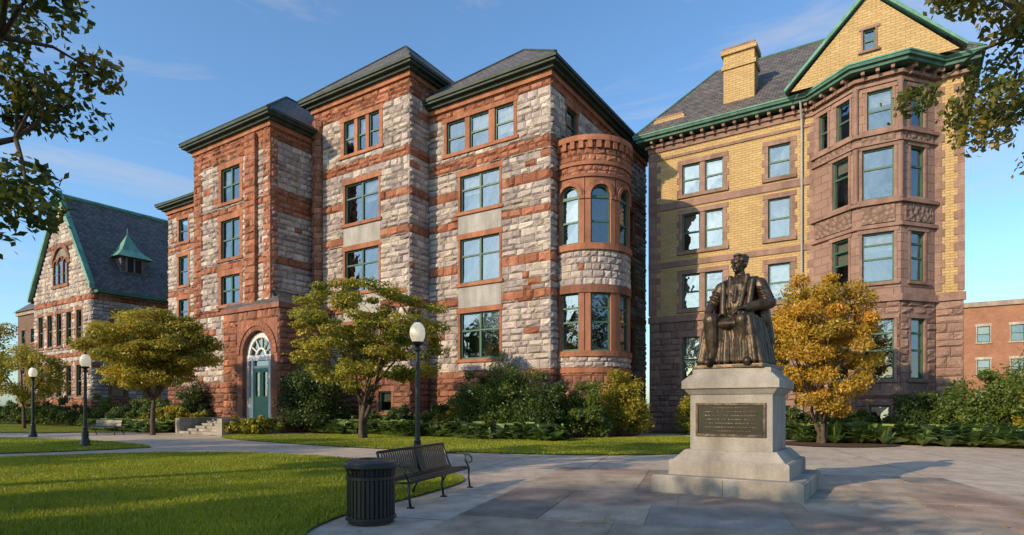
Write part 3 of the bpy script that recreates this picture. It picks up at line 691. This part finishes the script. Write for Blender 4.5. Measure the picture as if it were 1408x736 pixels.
q=-2.0; SC=[(.39,.32,.25),(.32,.275,.235),(.44,.36,.28),(.40,.29,.22),(.30,.27,.24),(.42,.335,.26),(.37,.27,.21)]
while q<15.4:
    h=r2.choice([1.35,1.6,1.6,1.9]); h=min(h,15.6-q); p=-3.3
    while p<5.2:
        w=r2.choice([1.5,1.9,2.3,1.2]); 
        if 5.4-p-w<.8: w=5.4-p
        z=.012+r2.random()*.006; c=r2.choice(SC); s=r2.uniform(.82,1.12); c=tuple(v*s for v in c); g=.012
        a=[(p+g,q+g),(p+w-g,q+g),(p+w-g,q+h-g),(p+g,q+h-g)]
        vs=[PQ(x,y,z) for x,y in a]+[PQ(x,y,.002) for x,y in a]
        mb.add(vs,[(0,1,2,3),(4,5,1,0),(5,6,2,1),(6,7,3,2),(7,4,0,3)],c); p+=w
    q+=h
mb.build('bluestone_paving','slab')

def inpoly(P,poly):
    x,y=P[:,0],P[:,1]; c=np.zeros(len(P),bool); n=len(poly)
    for i in range(n):
        x0,y0=poly[i]; x1,y1=poly[(i+1)%n]
        if y0==y1: continue
        m=((y0>y)!=(y1>y))&(x<(x1-x0)*(y-y0)/(y1-y0)+x0); c^=m
    return c
def blades(name,poly,n,box,h=.055,w=.006,pw=1.0):
    x0,x1,y0,y1=box
    P=np.stack([rng.uniform(x0,x1,n),y0+(y1-y0)*rng.random(n)**pw],1)
    P=P[inpoly(P,poly)]; P=P[np.abs(P[:,0])<.9*P[:,1]+1.5]; m=len(P); ang=rng.uniform(0,2*math.pi,m); hh=h*rng.uniform(.5,1.3,m)
    ww=w*(.6+P[:,1]/11); b=np.stack([np.cos(ang)*ww,np.sin(ang)*ww],1); lean=rng.normal(0,.35,(m,2))*hh[:,None]
    V=np.zeros((m,3,3)); V[:,0,:2]=P-b; V[:,1,:2]=P+b; V[:,2,:2]=P+lean; V[:,:2,2]=.028; V[:,2,2]=.03+hh
    np_mesh(name,V.reshape(-1,3),3,'grass_blade',None,rng.random(m))
blades('lawn_grass',LF,420000,(-20,0,6,21.5),pw=1.25)
blades('lawn_grass.001',LI,90000,(-34,-13,17,34),h=.07)
blades('lawn_grass.002',LM,200000,(-16,10,19,34),h=.07)
blades('lawn_grass.003',LR,60000,(13,32,25,34),h=.07)

# ============================================================ vegetation
def leaves(centers,radii,per,size,flat=.5,shell=.45,asp=.55):
    c=np.repeat(np.array(centers,float),per,axis=0); r=np.repeat(np.array(radii,float),per,axis=0); n=len(c)
    d=rng.normal(size=(n,3)); d/=np.linalg.norm(d,axis=1)[:,None]; rr=(shell+(1-shell)*rng.random(n))**.8
    p=c+d*r*rr[:,None]*(1+.15*rng.normal(size=(n,1)))
    nm=rng.normal(size=(n,3))*(1-flat)+d*.5; nm[:,2]+=flat; nm/=np.linalg.norm(nm,axis=1)[:,None]
    t=np.cross(nm,rng.normal(size=(n,3))); t/=np.linalg.norm(t,axis=1)[:,None]; b=np.cross(nm,t)
    s=size*rng.uniform(.6,1.3,n)[:,None]
    V=np.stack([p-t*s,p-b*s*asp+nm*s*.1,p+t*s,p+b*s*asp+nm*s*.1],1)
    return V.reshape(-1,3),n
def clump_rnd(nc,per,bias=0): return np.clip(np.repeat(rng.random(nc)*.6+bias,per)+rng.random(nc*per)*.45,0,1)
def tree(name,base,fork,crown_c,crown_r,nc,per,lsize,mat,cr=(.6,.9),tr=.12,limbs=6,stems=1,flatc=.55,seed=1,flat=.5,inner=.35,zcut=None):
    r=random.Random(seed); P=empty(name,base); mb=MB()
    cc=Vector(crown_c); R=Vector(crown_r)
    forks=[]
    for s in range(stems):
        a=2*math.pi*s/max(1,stems)+r.random(); off=Vector((math.cos(a),math.sin(a),0))*(.0 if stems==1 else tr*1.0)
        top=Vector((cc.x*.35,cc.y*.35,fork))+off*(2.0 if stems>1 else 0)+Vector((r.uniform(-.1,.1),r.uniform(-.1,.1),0))
        pts=[off+Vector((0,0,-.05)),off*1.05+Vector((0,0,.12)),off*1.3+Vector((r.uniform(-.05,.05),r.uniform(-.05,.05),fork*.5)),top]
        mb.tube(pts,[tr*1.6,tr*1.1,tr*.95,tr*.8],9); forks.append(top)
    ends=[]
    for i in range(limbs):
        a=2*math.pi*(i+.3*r.random())/limbs; f=forks[i%len(forks)]
        k=r.uniform(.45,.75); e=cc+Vector((R.x*k*math.cos(a),R.y*k*math.sin(a),R.z*r.uniform(-.35,.5)))
        m=f.lerp(e,.5)+Vector((r.uniform(-.2,.2),r.uniform(-.2,.2),.12*(e-f).length))
        pts=[]
        for j in range(6):
            u=j/5; p=f*(1-u)**2+m*2*u*(1-u)+e*u*u; pts.append(p+Vector((r.uniform(-1,1),r.uniform(-1,1),r.uniform(-1,1)))*tr*.35*(0<j<5))
        mb.tube(pts,[tr*(.62-.45*j/5) for j in range(6)],6); ends+=pts[1:]
    cs=[];rs=[];tries=0
    while len(cs)<nc and tries<nc*30:
        tries+=1
        v=Vector((r.uniform(-1,1),r.uniform(-1,1),r.uniform(-1,1)))
        if v.length>1 or v.length<inner: continue
        c=cc+Vector((v.x*R.x,v.y*R.y,v.z*R.z))
        if zcut and c.z<zcut: continue
        q=r.uniform(*cr); cs.append(tuple(c)); rs.append((q,q,q*flatc))
        n=min(ends,key=lambda p:(p-c).length); m=n.lerp(c,.5)+Vector((0,0,.1*(c-n).length))
        mb.tube([n,m,c],[tr*.16,tr*.11,tr*.05],4,cap=False)
    mb.build('trunk_and_branches','bark',P,uv=False,smooth=True)
    V,n=leaves(cs,rs,per,lsize,flat); np_mesh('foliage',V,4,mat,P,clump_rnd(len(cs),per))
    return P
def bush(name,x,y,rx,ry,h,mat,n=45,per=220,ls=.06,seed=1,base=.1,flat=.3):
    r=random.Random(seed); P=empty(name,(x,y,0)); cs=[];rs=[];mb=MB()
    for i in range(n):
        a=r.uniform(0,2*math.pi); ph=math.asin(r.uniform(0,1)); k=r.uniform(.6,1.05)
        c=(rx*k*math.cos(ph)*math.cos(a),ry*k*math.cos(ph)*math.sin(a),base+h*.12+(h*.82)*math.sin(ph)*k*r.uniform(.7,1.12)); cs.append(c); q=h*r.uniform(.08,.2); rs.append((q,q,q*.85))
        if i%4==0: mb.tube([(0,0,0),(c[0]*.4,c[1]*.4,c[2]*.6),c],[.03,.02,.008],5)
    for i in range(max(4,n//4)):
        a=r.uniform(0,6.28); k=r.uniform(0,.5); cs.append((rx*k*math.cos(a),ry*k*math.sin(a),h*r.uniform(.2,.55))); rs.append((rx*.4,ry*.4,h*.22))
    mb.build('stems','bark',P,uv=False)
    V,m=leaves(cs,rs,per,ls,flat,.3); np_mesh('foliage',V,4,mat,P,clump_rnd(len(cs),per))
tree('golden_maple_tree',(-20.6,34.2,0),2.0,(0,0,4.8),(3.5,3.0,2.3),135,380,.085,'leaf_gold',(.5,.9),.13,8,1,.42,11,.6,.1)
tree('golden_maple_tree.001',(-7.4,29.5,0),1.7,(.3,0,5.2),(4.1,3.3,2.9),150,240,.08,'leaf_lime',(.35,.75),.12,10,3,.42,12,.6,.2)
tree('orange_maple_tree',(13.45,25.9,0),.9,(-.1,0,4.25),(2.35,2.2,3.1),150,360,.065,'leaf_orange',(.3,.62),.10,10,3,.7,13,.35,.15)
tree('roadside_tree',(-44,47,0),2.5,(0,0,6.2),(4.2,4,3.6),60,260,.12,'leaf_gold',(.7,1.2),.2,7,1,.6,14)
tree('roadside_tree.001',(-36,44,0),1.8,(0,0,4.0),(2.6,2.6,2.0),45,240,.09,'leaf_lime',(.5,.9),.12,6,1,.6,15)
tree('oak_tree',(-13.2,9.6,0),4.0,(.8,.2,7.6),(5.4,3.6,3.7),100,200,.095,'leaf_oak',(.45,.85),.28,10,1,.7,21,.3,.55)
tree('oak_tree.001',(15.5,12.5,0),5.0,(-1.3,0,9.8),(5.7,4.0,2.9),95,200,.09,'leaf_oak',(.4,.75),.28,10,1,.6,22,.3,.45)
tree('oak_tree.002',(-14,-3.8,0),3.6,(0,0,7.0),(4.0,3.4,2.6),50,170,.14,'leaf_green',(.7,1.2),.28,9,1,.7,23,.3,.2)
tree('oak_tree.007',(-20.5,-5.5,0),3.6,(0,0,7.0),(4.0,3.6,2.7),60,190,.14,'leaf_green',(.7,1.2),.28,9,1,.7,28,.3,.2)
tree('oak_tree.003',(-46,0,0),5.0,(0,0,12),(8,8,7),110,230,.2,'leaf_green',(1.2,2.2),.4,9,1,.7,24,.3,.2)
tree('oak_tree.004',(-38,-16,0),5.0,(0,0,12),(9,8,7.5),110,230,.2,'leaf_green',(1.2,2.2),.4,9,1,.7,25,.3,.2)
tree('oak_tree.005',(-60,10,0),5.0,(0,0,12),(8,8,7.5),110,200,.2,'leaf_green',(1.2,2.2),.4,9,1,.7,26,.3,.2)
tree('oak_tree.006',(-16,-32,0),5.0,(0,0,10),(9,7,6.5),90,200,.2,'leaf_green',(1.2,2.0),.4,9,1,.7,27,.3,.2)
def bst(name,s,t,*a,**k): x,y,_=W(s,t); bush(name,x,y,*a,**k)
bst('rhododendron_bush',-14.2,-4.6,1.9,1.7,4.9,'leaf_dark',n=80,per=260,ls=.075,seed=31)
for i,(s,t,rx,h,m) in enumerate([(-6.2,-2.2,1.2,2.0,'leaf_dark'),(-3.4,-2.4,1.5,3.4,'leaf_green'),(-1.2,-2.6,1.3,4.5,'leaf_green'),(.9,-2.4,1.4,3.4,'leaf_dark'),(2.6,-1.0,1.2,3.0,'leaf_green'),(-8.5,-2.6,1.5,1.6,'leaf_dark'),(-10.4,-3.4,1.4,1.4,'leaf_green'),(3.6,1.6,1.3,3.6,'leaf_gold'),(-4.9,-3.2,.9,1.3,'leaf_lime')]):
    bst('shrub' if i==0 else 'shrub.%03d'%i,s,t,rx,rx*.85,h,m,n=50,per=230,ls=.07,seed=40+i)
for i,(s,t,rx,h,m) in enumerate([(6.4,6.4,1.2,3.2,'leaf_lime'),(8.6,6.4,1.3,2.2,'leaf_green'),(11.5,5.6,1.2,1.8,'leaf_dark'),(14,4.4,1.4,1.6,'leaf_green'),(17.2,4.4,1.6,2.6,'leaf_dark'),(19.4,3.6,1.7,3.4,'leaf_green'),(22,3.4,1.9,4.0,'leaf_lime'),(24.4,3.2,1.9,3.6,'leaf_green'),(22,7,2.4,4.8,'leaf_green'),(26,7,2.6,5.2,'leaf_gold')]):
    bst('shrub.%03d'%(20+i),s,t,rx,rx*.9,h,m,n=50,per=230,ls=.075,seed=60+i)
for i,(s,t,rx,h,m) in enumerate([(-22.6,-7.9,1.3,1.4,'leaf_lime'),(-24.5,-8,1.6,1.7,'leaf_gold'),(-27.2,-7,1.5,2.2,'leaf_dark'),(-25.2,-5.9,1.2,3.6,'leaf_dark'),(-30,-6.6,1.6,2.4,'leaf_green'),(-33,-6.6,1.7,2.2,'leaf_dark'),(-37,-6.2,2.2,2.4,'leaf_green'),(-42,-7,2.4,2.2,'leaf_dark'),(-47,-7,2.6,2.0,'leaf_green'),(-53,-7,2.6,2.2,'leaf_dark'),(-59,-7,3,2.5,'leaf_green'),(-14.4,-8.2,1.2,1.1,'leaf_lime'),(-15.6,-8.6,1.0,1.0,'leaf_lime')]):
    bst('shrub.%03d'%(40+i),s,t,rx,rx*.9,h,m,n=40,per=200,ls=.08,seed=90+i)
def hosta(name,pts,size=.34):
    V=[];rn=[]
    for x,y in pts:
        sc=size*rng.uniform(.7,1.25); b=rng.random()*.5
        for k in range(24):
            a=rng.uniform(0,6.28); el=rng.uniform(.25,1.35); L=sc*rng.uniform(.8,1.3); d=np.array([math.cos(a),math.sin(a)]); pr=np.array([-d[1],d[0]])*L*.27
            p0=np.array([x,y])+d*.03; z1=.08+L*math.sin(el)*.95; p1=p0+d*L*math.cos(el)*.6; p2=p0+d*L*(.45+math.cos(el)*.7); z2=z1-L*.12
            V+= [(*p0,.03),(*(p1-pr),z1),(*p2,z2),(*(p1+pr),z1)]; rn.append(min(1,b+rng.random()*.5))
    np_mesh(name,np.array(V),4,'leaf_hosta',None,np.array(rn))
r3=random.Random(9); pts=[]
for i in range(300):
    s=r3.uniform(-13.5,3.2); t=-4.6+r3.gauss(0,.3)+(.3*math.sin(s*1.3)); pts.append(W(s,t)[:2])
hosta('hosta_border',pts,.58)
pts=[W(r3.uniform(12.5,27),1.9+r3.gauss(0,.5))[:2] for i in range(300)]+[W(r3.uniform(7,12.5),3.7+r3.gauss(0,.3))[:2] for i in range(70)]
hosta('hosta_border.001',pts,.62)
pts=[W(r3.uniform(-31,-22),-9.4+r3.gauss(0,.4))[:2] for i in range(110)]; hosta('hosta_border.002',pts,.55)
n=1500; P=np.stack([rng.uniform(-12,16,n),rng.uniform(7,30,n)],1); s=.035; V=np.zeros((n,4,3)); a=rng.uniform(0,6.28,n); t=np.stack([np.cos(a),np.sin(a)],1)*s; b=np.stack([-np.sin(a),np.cos(a)],1)*s*.6
for j,d in enumerate((-t,-b,t,b)): V[:,j,:2]=P+d; V[:,j,2]=.03+rng.random(n)*.02
np_mesh('fallen_leaves',V.reshape(-1,3),4,'leaf_orange',None,rng.random(n))

# ============================================================ lamps
def lamp(name,x,y,H=3.72):
    P=empty(name,(x,y,0)); m=MB()
    m.lathe([(.0,.0),(.20,.0),(.20,.10),(.17,.14),(.15,.3),(.12,.36),(.12,.62),(.085,.70),(.10,.74),(.065,.80),(.058,H-1.0),(.05,H-.74),(.09,H-.70),(.09,H-.64),(.05,H-.60),(.13,H-.55),(.15,H-.49)],20); m.build('post','blackmetal',P,smooth=False,uv=False)
    g=MB(); g.lathe([(.13,H-.49),(.18,H-.38),(.195,H-.27),(.18,H-.16),(.13,H-.06),(.07,H-.01),(.05,H+.01)],24); g.build('acorn_globe','globe',P,smooth=True,uv=False)
    c=MB(); c.lathe([(.07,H-.01),(.06,H+.03),(.02,H+.05),(.025,H+.08),(.0,H+.12)],16); c.build('cap','blackmetal',P,uv=False)
lamp('street_lamp',-2.36,14.9); lamp('street_lamp.001',-17.1,23.9); lamp('street_lamp.002',-25.7,32.0)

# ============================================================ benches
def bench(name,x,y,rz,L=2.5):
    P=empty(name,(x,y,0),rz); ribs=MB(); fr=MB()
    prof=[(-.27,.40),(-.255,.435),(-.2,.445),(-.05,.425),(.08,.42),(.15,.45),(.19,.52),(.235,.70),(.27,.83),(.29,.87)]
    n=int(L/.078)
    for i in range(n):
        xc=-L/2+.06+(L-.12)*(i+.5)/n; w=.023
        for j in range(len(prof)-1):
            (y0,z0),(y1,z1)=prof[j],prof[j+1]; d=Vector((y1-y0,z1-z0)).normalized(); nx,nz=-d.y*.005,d.x*.005
            vs=[(xc+sx*w,yy+s*nx,zz+s*nz) for (yy,zz) in ((y0,z0),(y1,z1)) for sx in (-1,1) for s in (-1,1)]
            ribs.add(vs,[(1,3,7,5),(0,4,6,2),(0,1,5,4),(2,6,7,3)])
    ribs.build('seat_and_backrest_slats','blackmetal',P,uv=False)
    for yy,zz in ((-.275,.40),(.29,.875),(.10,.405)): fr.tube([(-L/2,yy,zz),(L/2,yy,zz)],[.022,.022],8)
    for x0 in (-L/2,L/2,0) if L>2.4 else (-L/2,L/2):
        fr.tube([(x0,-.30,.0),(x0,-.27,.2),(x0,-.275,.40)],[.022,.02,.02],8)
        fr.tube([(x0,.34,.0),(x0,.25,.2),(x0,.12,.41),(x0,.20,.6),(x0,.30,.88)],[.022]*5,8)
        fr.tube([(x0,-.275,.40),(x0,-.1,.40),(x0,.12,.40)],[.018]*3,8)
        if x0: 
            pts=[(x0,.24,.68),(x0,.1,.69),(x0,-.12,.68),(x0,-.27,.66),(x0,-.335,.60),(x0,-.33,.53),(x0,-.28,.50),(x0,-.245,.53)]; fr.tube(pts,[.018]*8,8)
            fr.tube([(x0,-.275,.40),(x0,-.20,.55),(x0,-.19,.68)],[.015]*3,6)
        for yy in (-.30,.34): fr.box(x0-.04,x0+.04,yy-.05,yy+.05,.005,.03)
    fr.build('frame_legs_and_armrests','blackmetal',P,uv=False,smooth=True)
bench('park_bench',-1.5,10.7,math.atan2(.954,.30),2.55)
bench('park_bench.001',-23.6,34.6,RAD(-12),1.9)

# ============================================================ litter bin
P=empty('trash_can',(-1.95,8.25,0)); m=MB()
for i in range(34):
    t=2*math.pi*i/34
    def rp(r,z,o): return (r*math.cos(t)-o*math.sin(t),r*math.sin(t)+o*math.cos(t),z)
    pr=[(.325,.06),(.325,.66),(.335,.74),(.36,.80)]
    for j in range(3):
        (r0,z0),(r1,z1)=pr[j],pr[j+1]; w=.019
        m.add([rp(r0,z0,-w),rp(r0,z0,w),rp(r1,z1,w),rp(r1,z1,-w),rp(r0-.008,z0,-w),rp(r0-.008,z0,w),rp(r1-.008,z1,w),rp(r1-.008,z1,-w)],[(0,1,2,3),(7,6,5,4),(0,4,5,1),(3,2,6,7),(1,5,6,2),(0,3,7,4)])
m.build('slats','blackmetal',P,uv=False); m=MB()
for r,z in ((.332,.09),(.332,.64),(.362,.80)): m.lathe([(r,z-.025),(r+.012,z-.02),(r+.012,z+.02),(r,z+.025),(r-.02,z+.02),(r-.02,z-.02),(r,z-.025)],36)
m.lathe([(0,.03),(.27,.03),(.27,.78),(.25,.78),(.25,.3),(0,.3)],30); m.lathe([(.365,.815),(.35,.85),(.26,.88),(.17,.89),(.165,.85),(.16,.7)],32); m.lathe([(0,0.02),(.31,0.02),(.31,.06),(0,.06)],30)
m.build('rings_liner_and_lid','blackmetal',P,uv=False)

# ============================================================ monument
P=empty('monument_pedestal',(4.42,11.62,0),ANG); m=MB()
def bevbox(m,w,d,z0,z1,b=.015):
    x=w/2;y=d/2
    m.box(-x,x,-y,y,z0,z1-b); 
    i=b; m.add([(-x,-y,z1-b),(x,-y,z1-b),(x,y,z1-b),(-x,y,z1-b),(-x+i,-y+i,z1),(x-i,-y+i,z1),(x-i,y-i,z1),(-x+i,y-i,z1)],[(0,1,5,4),(1,2,6,5),(2,3,7,6),(3,0,4,7),(4,5,6,7)])
def frus(m,w0,d0,z0,w1,d1,z1):
    a=[(-w0/2,-d0/2,z0),(w0/2,-d0/2,z0),(w0/2,d0/2,z0),(-w0/2,d0/2,z0),(-w1/2,-d1/2,z1),(w1/2,-d1/2,z1),(w1/2,d1/2,z1),(-w1/2,d1/2,z1)]
    m.add(a,[(0,1,5,4),(1,2,6,5),(2,3,7,6),(3,0,4,7),(4,5,6,7)])
for sx in (-1,1):
    for sy in (-1,1):
        x0,x1=(0.004,1.3) if sx>0 else (-1.3,-.004); y0,y1=(0.004,1.3) if sy>0 else (-1.3,-.004); m.box(x0,x1,y0,y1,.01,.31)
bevbox(m,2.58,2.58,.30,.335,.03); bevbox(m,2.1,2.1,.336,.62,.03); frus(m,1.95,1.95,.62,1.62,1.62,.80)
bevbox(m,1.46,1.46,.80,1.86,.01); frus(m,1.50,1.50,1.84,1.66,1.66,1.95); bevbox(m,1.72,1.72,1.951,2.12,.03); frus(m,1.66,1.66,2.12,1.45,1.45,2.22); bevbox(m,1.40,1.40,2.221,2.32,.02)
m.build('granite_blocks','granite',P)
m=MB(); m.box(-.60,.60,-.75,-.728,1.08,1.66); m.build('bronze_plaque','plaque',P)
m=MB()
for sx in (-1,1): m.box(sx*.60-.02,sx*.60+.02,-.77,-.73,1.06,1.68)
for z in (1.06,1.64): m.box(-.58,.58,-.768,-.73,z,z+.04)
for i in range(7):
    x=-.5
    while x<.48:
        w=R_.uniform(.02,.05)
        if abs(x)<.46-.12*(i in(0,6)): m.box(x,min(x+w,.52),-.757,-.748,1.58-i*.072,1.60-i*.072)
        x+=w+R_.choice([.012,.012,.012,.04])
m.build('plaque_lettering','bronze',P,uv=False)
S=1.64; PS=empty('seated_statue',(4.42,11.62,2.32),ANG-.12)
m=MB()
def cap(p0,p1,r0,r1,n=12,mb=None):
    mb=mb or m; p0=Vector(p0);p1=Vector(p1); d=(p1-p0); pts=[];rad=[]; L=d.length; d=d/L
    for k in (-1,-.8,-.4): pts.append(p0+d*r0*k); rad.append(r0*math.sqrt(max(0,1-k*k))+1e-4)
    for k in (0,.5,1): pts.append(p0+(p1-p0)*k); rad.append(r0+(r1-r0)*k)
    for k in (.4,.8,1): pts.append(p1+d*r1*k); rad.append(r1*math.sqrt(max(0,1-k*k))+1e-4)
    mb.tube([tuple(p) for p in pts],rad,n)
m.box(-.40,.40,-.41,.39,0,.05); m.box(-.28,.28,-.12,.36,.0,.44); m.box(-.24,.24,.29,.36,.4,.80)
m.ell((0,.10,.55),(.22,.2,.16)); cap((0,.10,.58),(0,.07,.95),.16,.175,16); m.ell((0,.06,.93),(.20,.14,.16)); cap((-.16,.07,1.02),(.16,.07,1.02),.09,.09)
m.ell((0,-.01,.74),(.15,.14,.2)); cap((0,.06,1.04),(0,.03,1.16),.07,.06)
for sx in (-1,1):
    cap((sx*.10,.0,1.11),(sx*.06,-.13,.74),.03,.03); cap((sx*.17,-.03,1.04),(sx*.14,-.13,.62),.035,.045); cap((sx*.22,.07,1.02),(sx*.25,.12,.58),.06,.08)
    cap((sx*.19,.16,1.0),(sx*.24,.25,.35),.07,.10)
m.tube([(-.09,.06,1.10),(0,-.045,1.085),(.09,.06,1.10)],[.03,.035,.03],8); cap((0,-.06,1.04),(0,-.145,.80),.02,.018)
KR=(-.18,-.40,.56); KL=(.16,-.35,.54)
cap((-.1,.08,.53),KR,.12,.09); cap((.1,.08,.53),KL,.12,.09)
cap(KR,(-.17,-.36,.16),.09,.06); cap(KL,(.19,-.31,.16),.09,.06)
cap((-.17,-.36,.09),(-.20,-.46,.075),.05,.04); cap((.19,-.31,.09),(.24,-.44,.075),.05,.04)
m.ell((0,-.16,.51),(.22,.27,.10)); m.ell((0,-.23,.30),(.20,.10,.27))
rr=random.Random(4)
for i in range(15):
    u=-1+2*i/14; dip=max(0,1-abs(u)/.5)**.7; x0=u*.24; y0=-.44+.10*dip+abs(u)*.04; z0=.58-.08*dip
    x1=u*.31+rr.uniform(-.025,.025); y1=-.375+.02*dip+rr.uniform(-.02,.02)
    cap((x0,y0+.02,z0),((x0+x1)/2+rr.uniform(-.02,.02),(y0+y1)/2+.02,.34),.022,.028,8); cap(((x0+x1)/2,(y0+y1)/2+.02,.34),(x1,y1,.09),.028,rr.uniform(.03,.042),8)
for sx in (-1,1):
    for i in range(7):
        v=i/6; cap((sx*(.235+.02*rr.random()),-.32+v*.5,.58),(sx*(.31+.05*rr.random()),-.33+v*.58,.08),.032,rr.uniform(.03,.05),8)
    for i in range(3): cap((sx*(.08+.05*i),-.38,.625),(sx*(.13+.035*i),.0,.63),.016,.022,8)
for i in range(4): cap((-.2,-.2+.07*i,.585),(.2,-.25+.09*i,.575),.016,.018,8)
def arm(sh,el,wr): 
    cap(sh,el,.082,.07); cap(el,wr,.075,.05); 
    e=Vector(el);w=Vector(wr); c=e.lerp(w,.8); cap(tuple(c),tuple(c+Vector((0,.03,-.08))),.045,.025)
    for k in (.3,.55,.8):
        s_=Vector(sh).lerp(e,k); m.tube([tuple(s_+Vector((-.06,-.05,.04))),tuple(s_+Vector((0,-.085,0))),tuple(s_+Vector((.06,-.05,-.04)))],[.015,.02,.015],6)
arm((-.225,.06,1.0),(-.33,.0,.76),(-.24,-.27,.68)); arm((.225,.06,1.0),(.34,.03,.77),(.15,-.20,.70))
hr=Matrix.Rotation(-.28,3,'Z')
def hp(x,y,z): v=hr@Vector((x,y,0)); return (v.x,v.y+.01,1.265+z)
m.ell(hp(0,.01,.015),(.077,.095,.105),20,14,hr); m.ell(hp(0,-.035,-.055),(.055,.055,.06),16,10,hr); m.ell(hp(0,-.075,-.092),(.024,.022,.022))
cap(hp(0,-.088,.012),hp(0,-.112,-.025),.010,.016,8); cap(hp(-.045,-.078,.022),hp(.045,-.078,.022),.014,.014,8)
for sx in (-1,1):
    m.ell(hp(sx*.03,-.081,.001),(.012,.009,.008)); m.ell(hp(sx*.045,-.06,-.03),(.02,.025,.022)); m.ell(hp(sx*.080,.012,-.01),(.012,.022,.03))
    for k in range(4): m.ell(hp(sx*.068,-.03+k*.03,.035+.01*k),(.022,.026,.032)); m.ell(hp(sx*.064,.03+.01*k,-.03+.02*k),(.018,.028,.028))
cap(hp(-.022,-.096,-.055),hp(.022,-.096,-.055),.007,.007,8); cap(hp(-.018,-.093,-.067),hp(.018,-.093,-.067),.007,.007,8)
for k in range(9):
    a=k*.7; m.ell(hp(.042*math.cos(a),.02+.055*math.sin(a),.083+.012*math.sin(k*2)),(.032,.032,.026))
m.ell(hp(.01,-.05,.092),(.05,.03,.018))
m.v=[(a*S,b*S,c*S) for a,b,c in m.v]
o=m.build('robed_body','bronze',PS,uv=False,smooth=True)
md=o.modifiers.new('r','REMESH'); md.mode='VOXEL'; md.voxel_size=.0115; md.use_smooth_shade=True
md=o.modifiers.new('s','SMOOTH'); md.factor=.5; md.iterations=1
h=MB()
def hand(w,fd,sd,cu,mir=1):
    w=Vector(w);fd=Vector(fd).normalized();sd=Vector(sd).normalized();cu=Vector(cu).normalized()
    for k in (-1.5,-.5,.5,1.5): cap(tuple(w+sd*k*.016),tuple(w+fd*.085+sd*k*.021),.02,.015,8,h)
    for k,L in ((-1.5,.062),(-.5,.078),(.5,.084),(1.5,.074)):
        b=w+fd*.085+sd*k*.021; p1=b+fd*L*.5+cu*.012; p2=p1+fd*L*.3+cu*L*.32; p3=p2+fd*L*.05+cu*L*.3
        cap(tuple(b),tuple(p1),.012,.011,8,h); cap(tuple(p1),tuple(p2),.011,.010,8,h); cap(tuple(p2),tuple(p3),.010,.008,8,h)
    b=w+fd*.025+sd*mir*.034; p1=b+fd*.035+sd*mir*.025+cu*.01; p2=p1+fd*.035+sd*mir*.006+cu*.014
    cap(tuple(b),tuple(p1),.016,.013,8,h); cap(tuple(p1),tuple(p2),.013,.010,8,h)
hand((-.235,-.29,.685),(.18,-1,-.12),(1,.18,0),(0,-.1,-1),1)
hand((.14,-.215,.695),(-.55,-.8,-.1),(.8,-.55,0),(0,-.1,-1),-1)
h.v=[(a*S,b*S,c*S) for a,b,c in h.v]; h.build('hands','bronze',PS,uv=False,smooth=True)

# ============================================================ world, sun, camera
w=bpy.data.worlds.new('World'); scene.world=w; w.use_nodes=True; nt=w.node_tree; bg=nt.nodes['Background']
sk=nt.nodes.new('ShaderNodeTexSky'); sk.sky_type='NISHITA'; sk.sun_disc=False
el=math.asin(SUN.z); az=math.atan2(SUN.x,SUN.y)
sk.sun_elevation=el; sk.sun_rotation=az%(2*math.pi); sk.air_density=1.1; sk.dust_density=1.0; sk.ozone_density=2.5
tc=nt.nodes.new('ShaderNodeTexCoord'); mp=nt.nodes.new('ShaderNodeMapping'); mp.inputs['Scale'].default_value=(1.1,2.0,6.0); mp.inputs['Rotation'].default_value=(.2,.35,.5); mp.inputs['Location'].default_value=(.7,.2,.4)
nz=nt.nodes.new('ShaderNodeTexNoise'); nz.inputs['Scale'].default_value=1.5; nz.inputs['Detail'].default_value=10; nz.inputs['Roughness'].default_value=.64; nz.inputs['Distortion'].default_value=.6
rp=nt.nodes.new('ShaderNodeValToRGB'); rp.color_ramp.elements[0].position=.52; rp.color_ramp.elements[0].color=(0,0,0,1); rp.color_ramp.elements[1].position=.80; rp.color_ramp.elements[1].color=(.6,.6,.6,1)
tint=nt.nodes.new('ShaderNodeMix'); tint.data_type='RGBA'; tint.blend_type='MULTIPLY'; tint.inputs[0].default_value=1; tint.inputs[7].default_value=(1.12,1.42,1.62,1)
mx=nt.nodes.new('ShaderNodeMix'); mx.data_type='RGBA'; mx.inputs[7].default_value=(4.9,4.5,4.2,1)
L=nt.links.new; L(tc.outputs['Generated'],mp.inputs[0]); L(mp.outputs[0],nz.inputs['Vector']); L(nz.outputs['Fac'],rp.inputs[0]); L(rp.outputs[0],mx.inputs[0]); L(sk.outputs[0],tint.inputs[6]); L(tint.outputs[2],mx.inputs[6]); L(mx.outputs[2],bg.inputs[0])
bg.inputs[1].default_value=.15
sl=bpy.data.lights.new('sun','SUN'); sl.energy=5.0; sl.angle=RAD(.5); sl.color=(1,.79,.52); so=bpy.data.objects.new('sun',sl); scene.collection.objects.link(so)
so.rotation_euler=SUN.to_track_quat('Z','Y').to_euler(); so.location=(-30,-20,30)
cd=bpy.data.cameras.new('camera'); cam=bpy.data.objects.new('camera',cd); scene.collection.objects.link(cam)
cam.location=(0,0,1.6); cam.rotation_euler=(RAD(90),0,0); cd.lens=20.97; cd.sensor_width=36; cd.shift_y=.1364; cd.clip_end=2000; cd.clip_start=.05
scene.camera=cam
scene.view_settings.view_transform='Standard'; scene.view_settings.look='None'; scene.view_settings.exposure=0
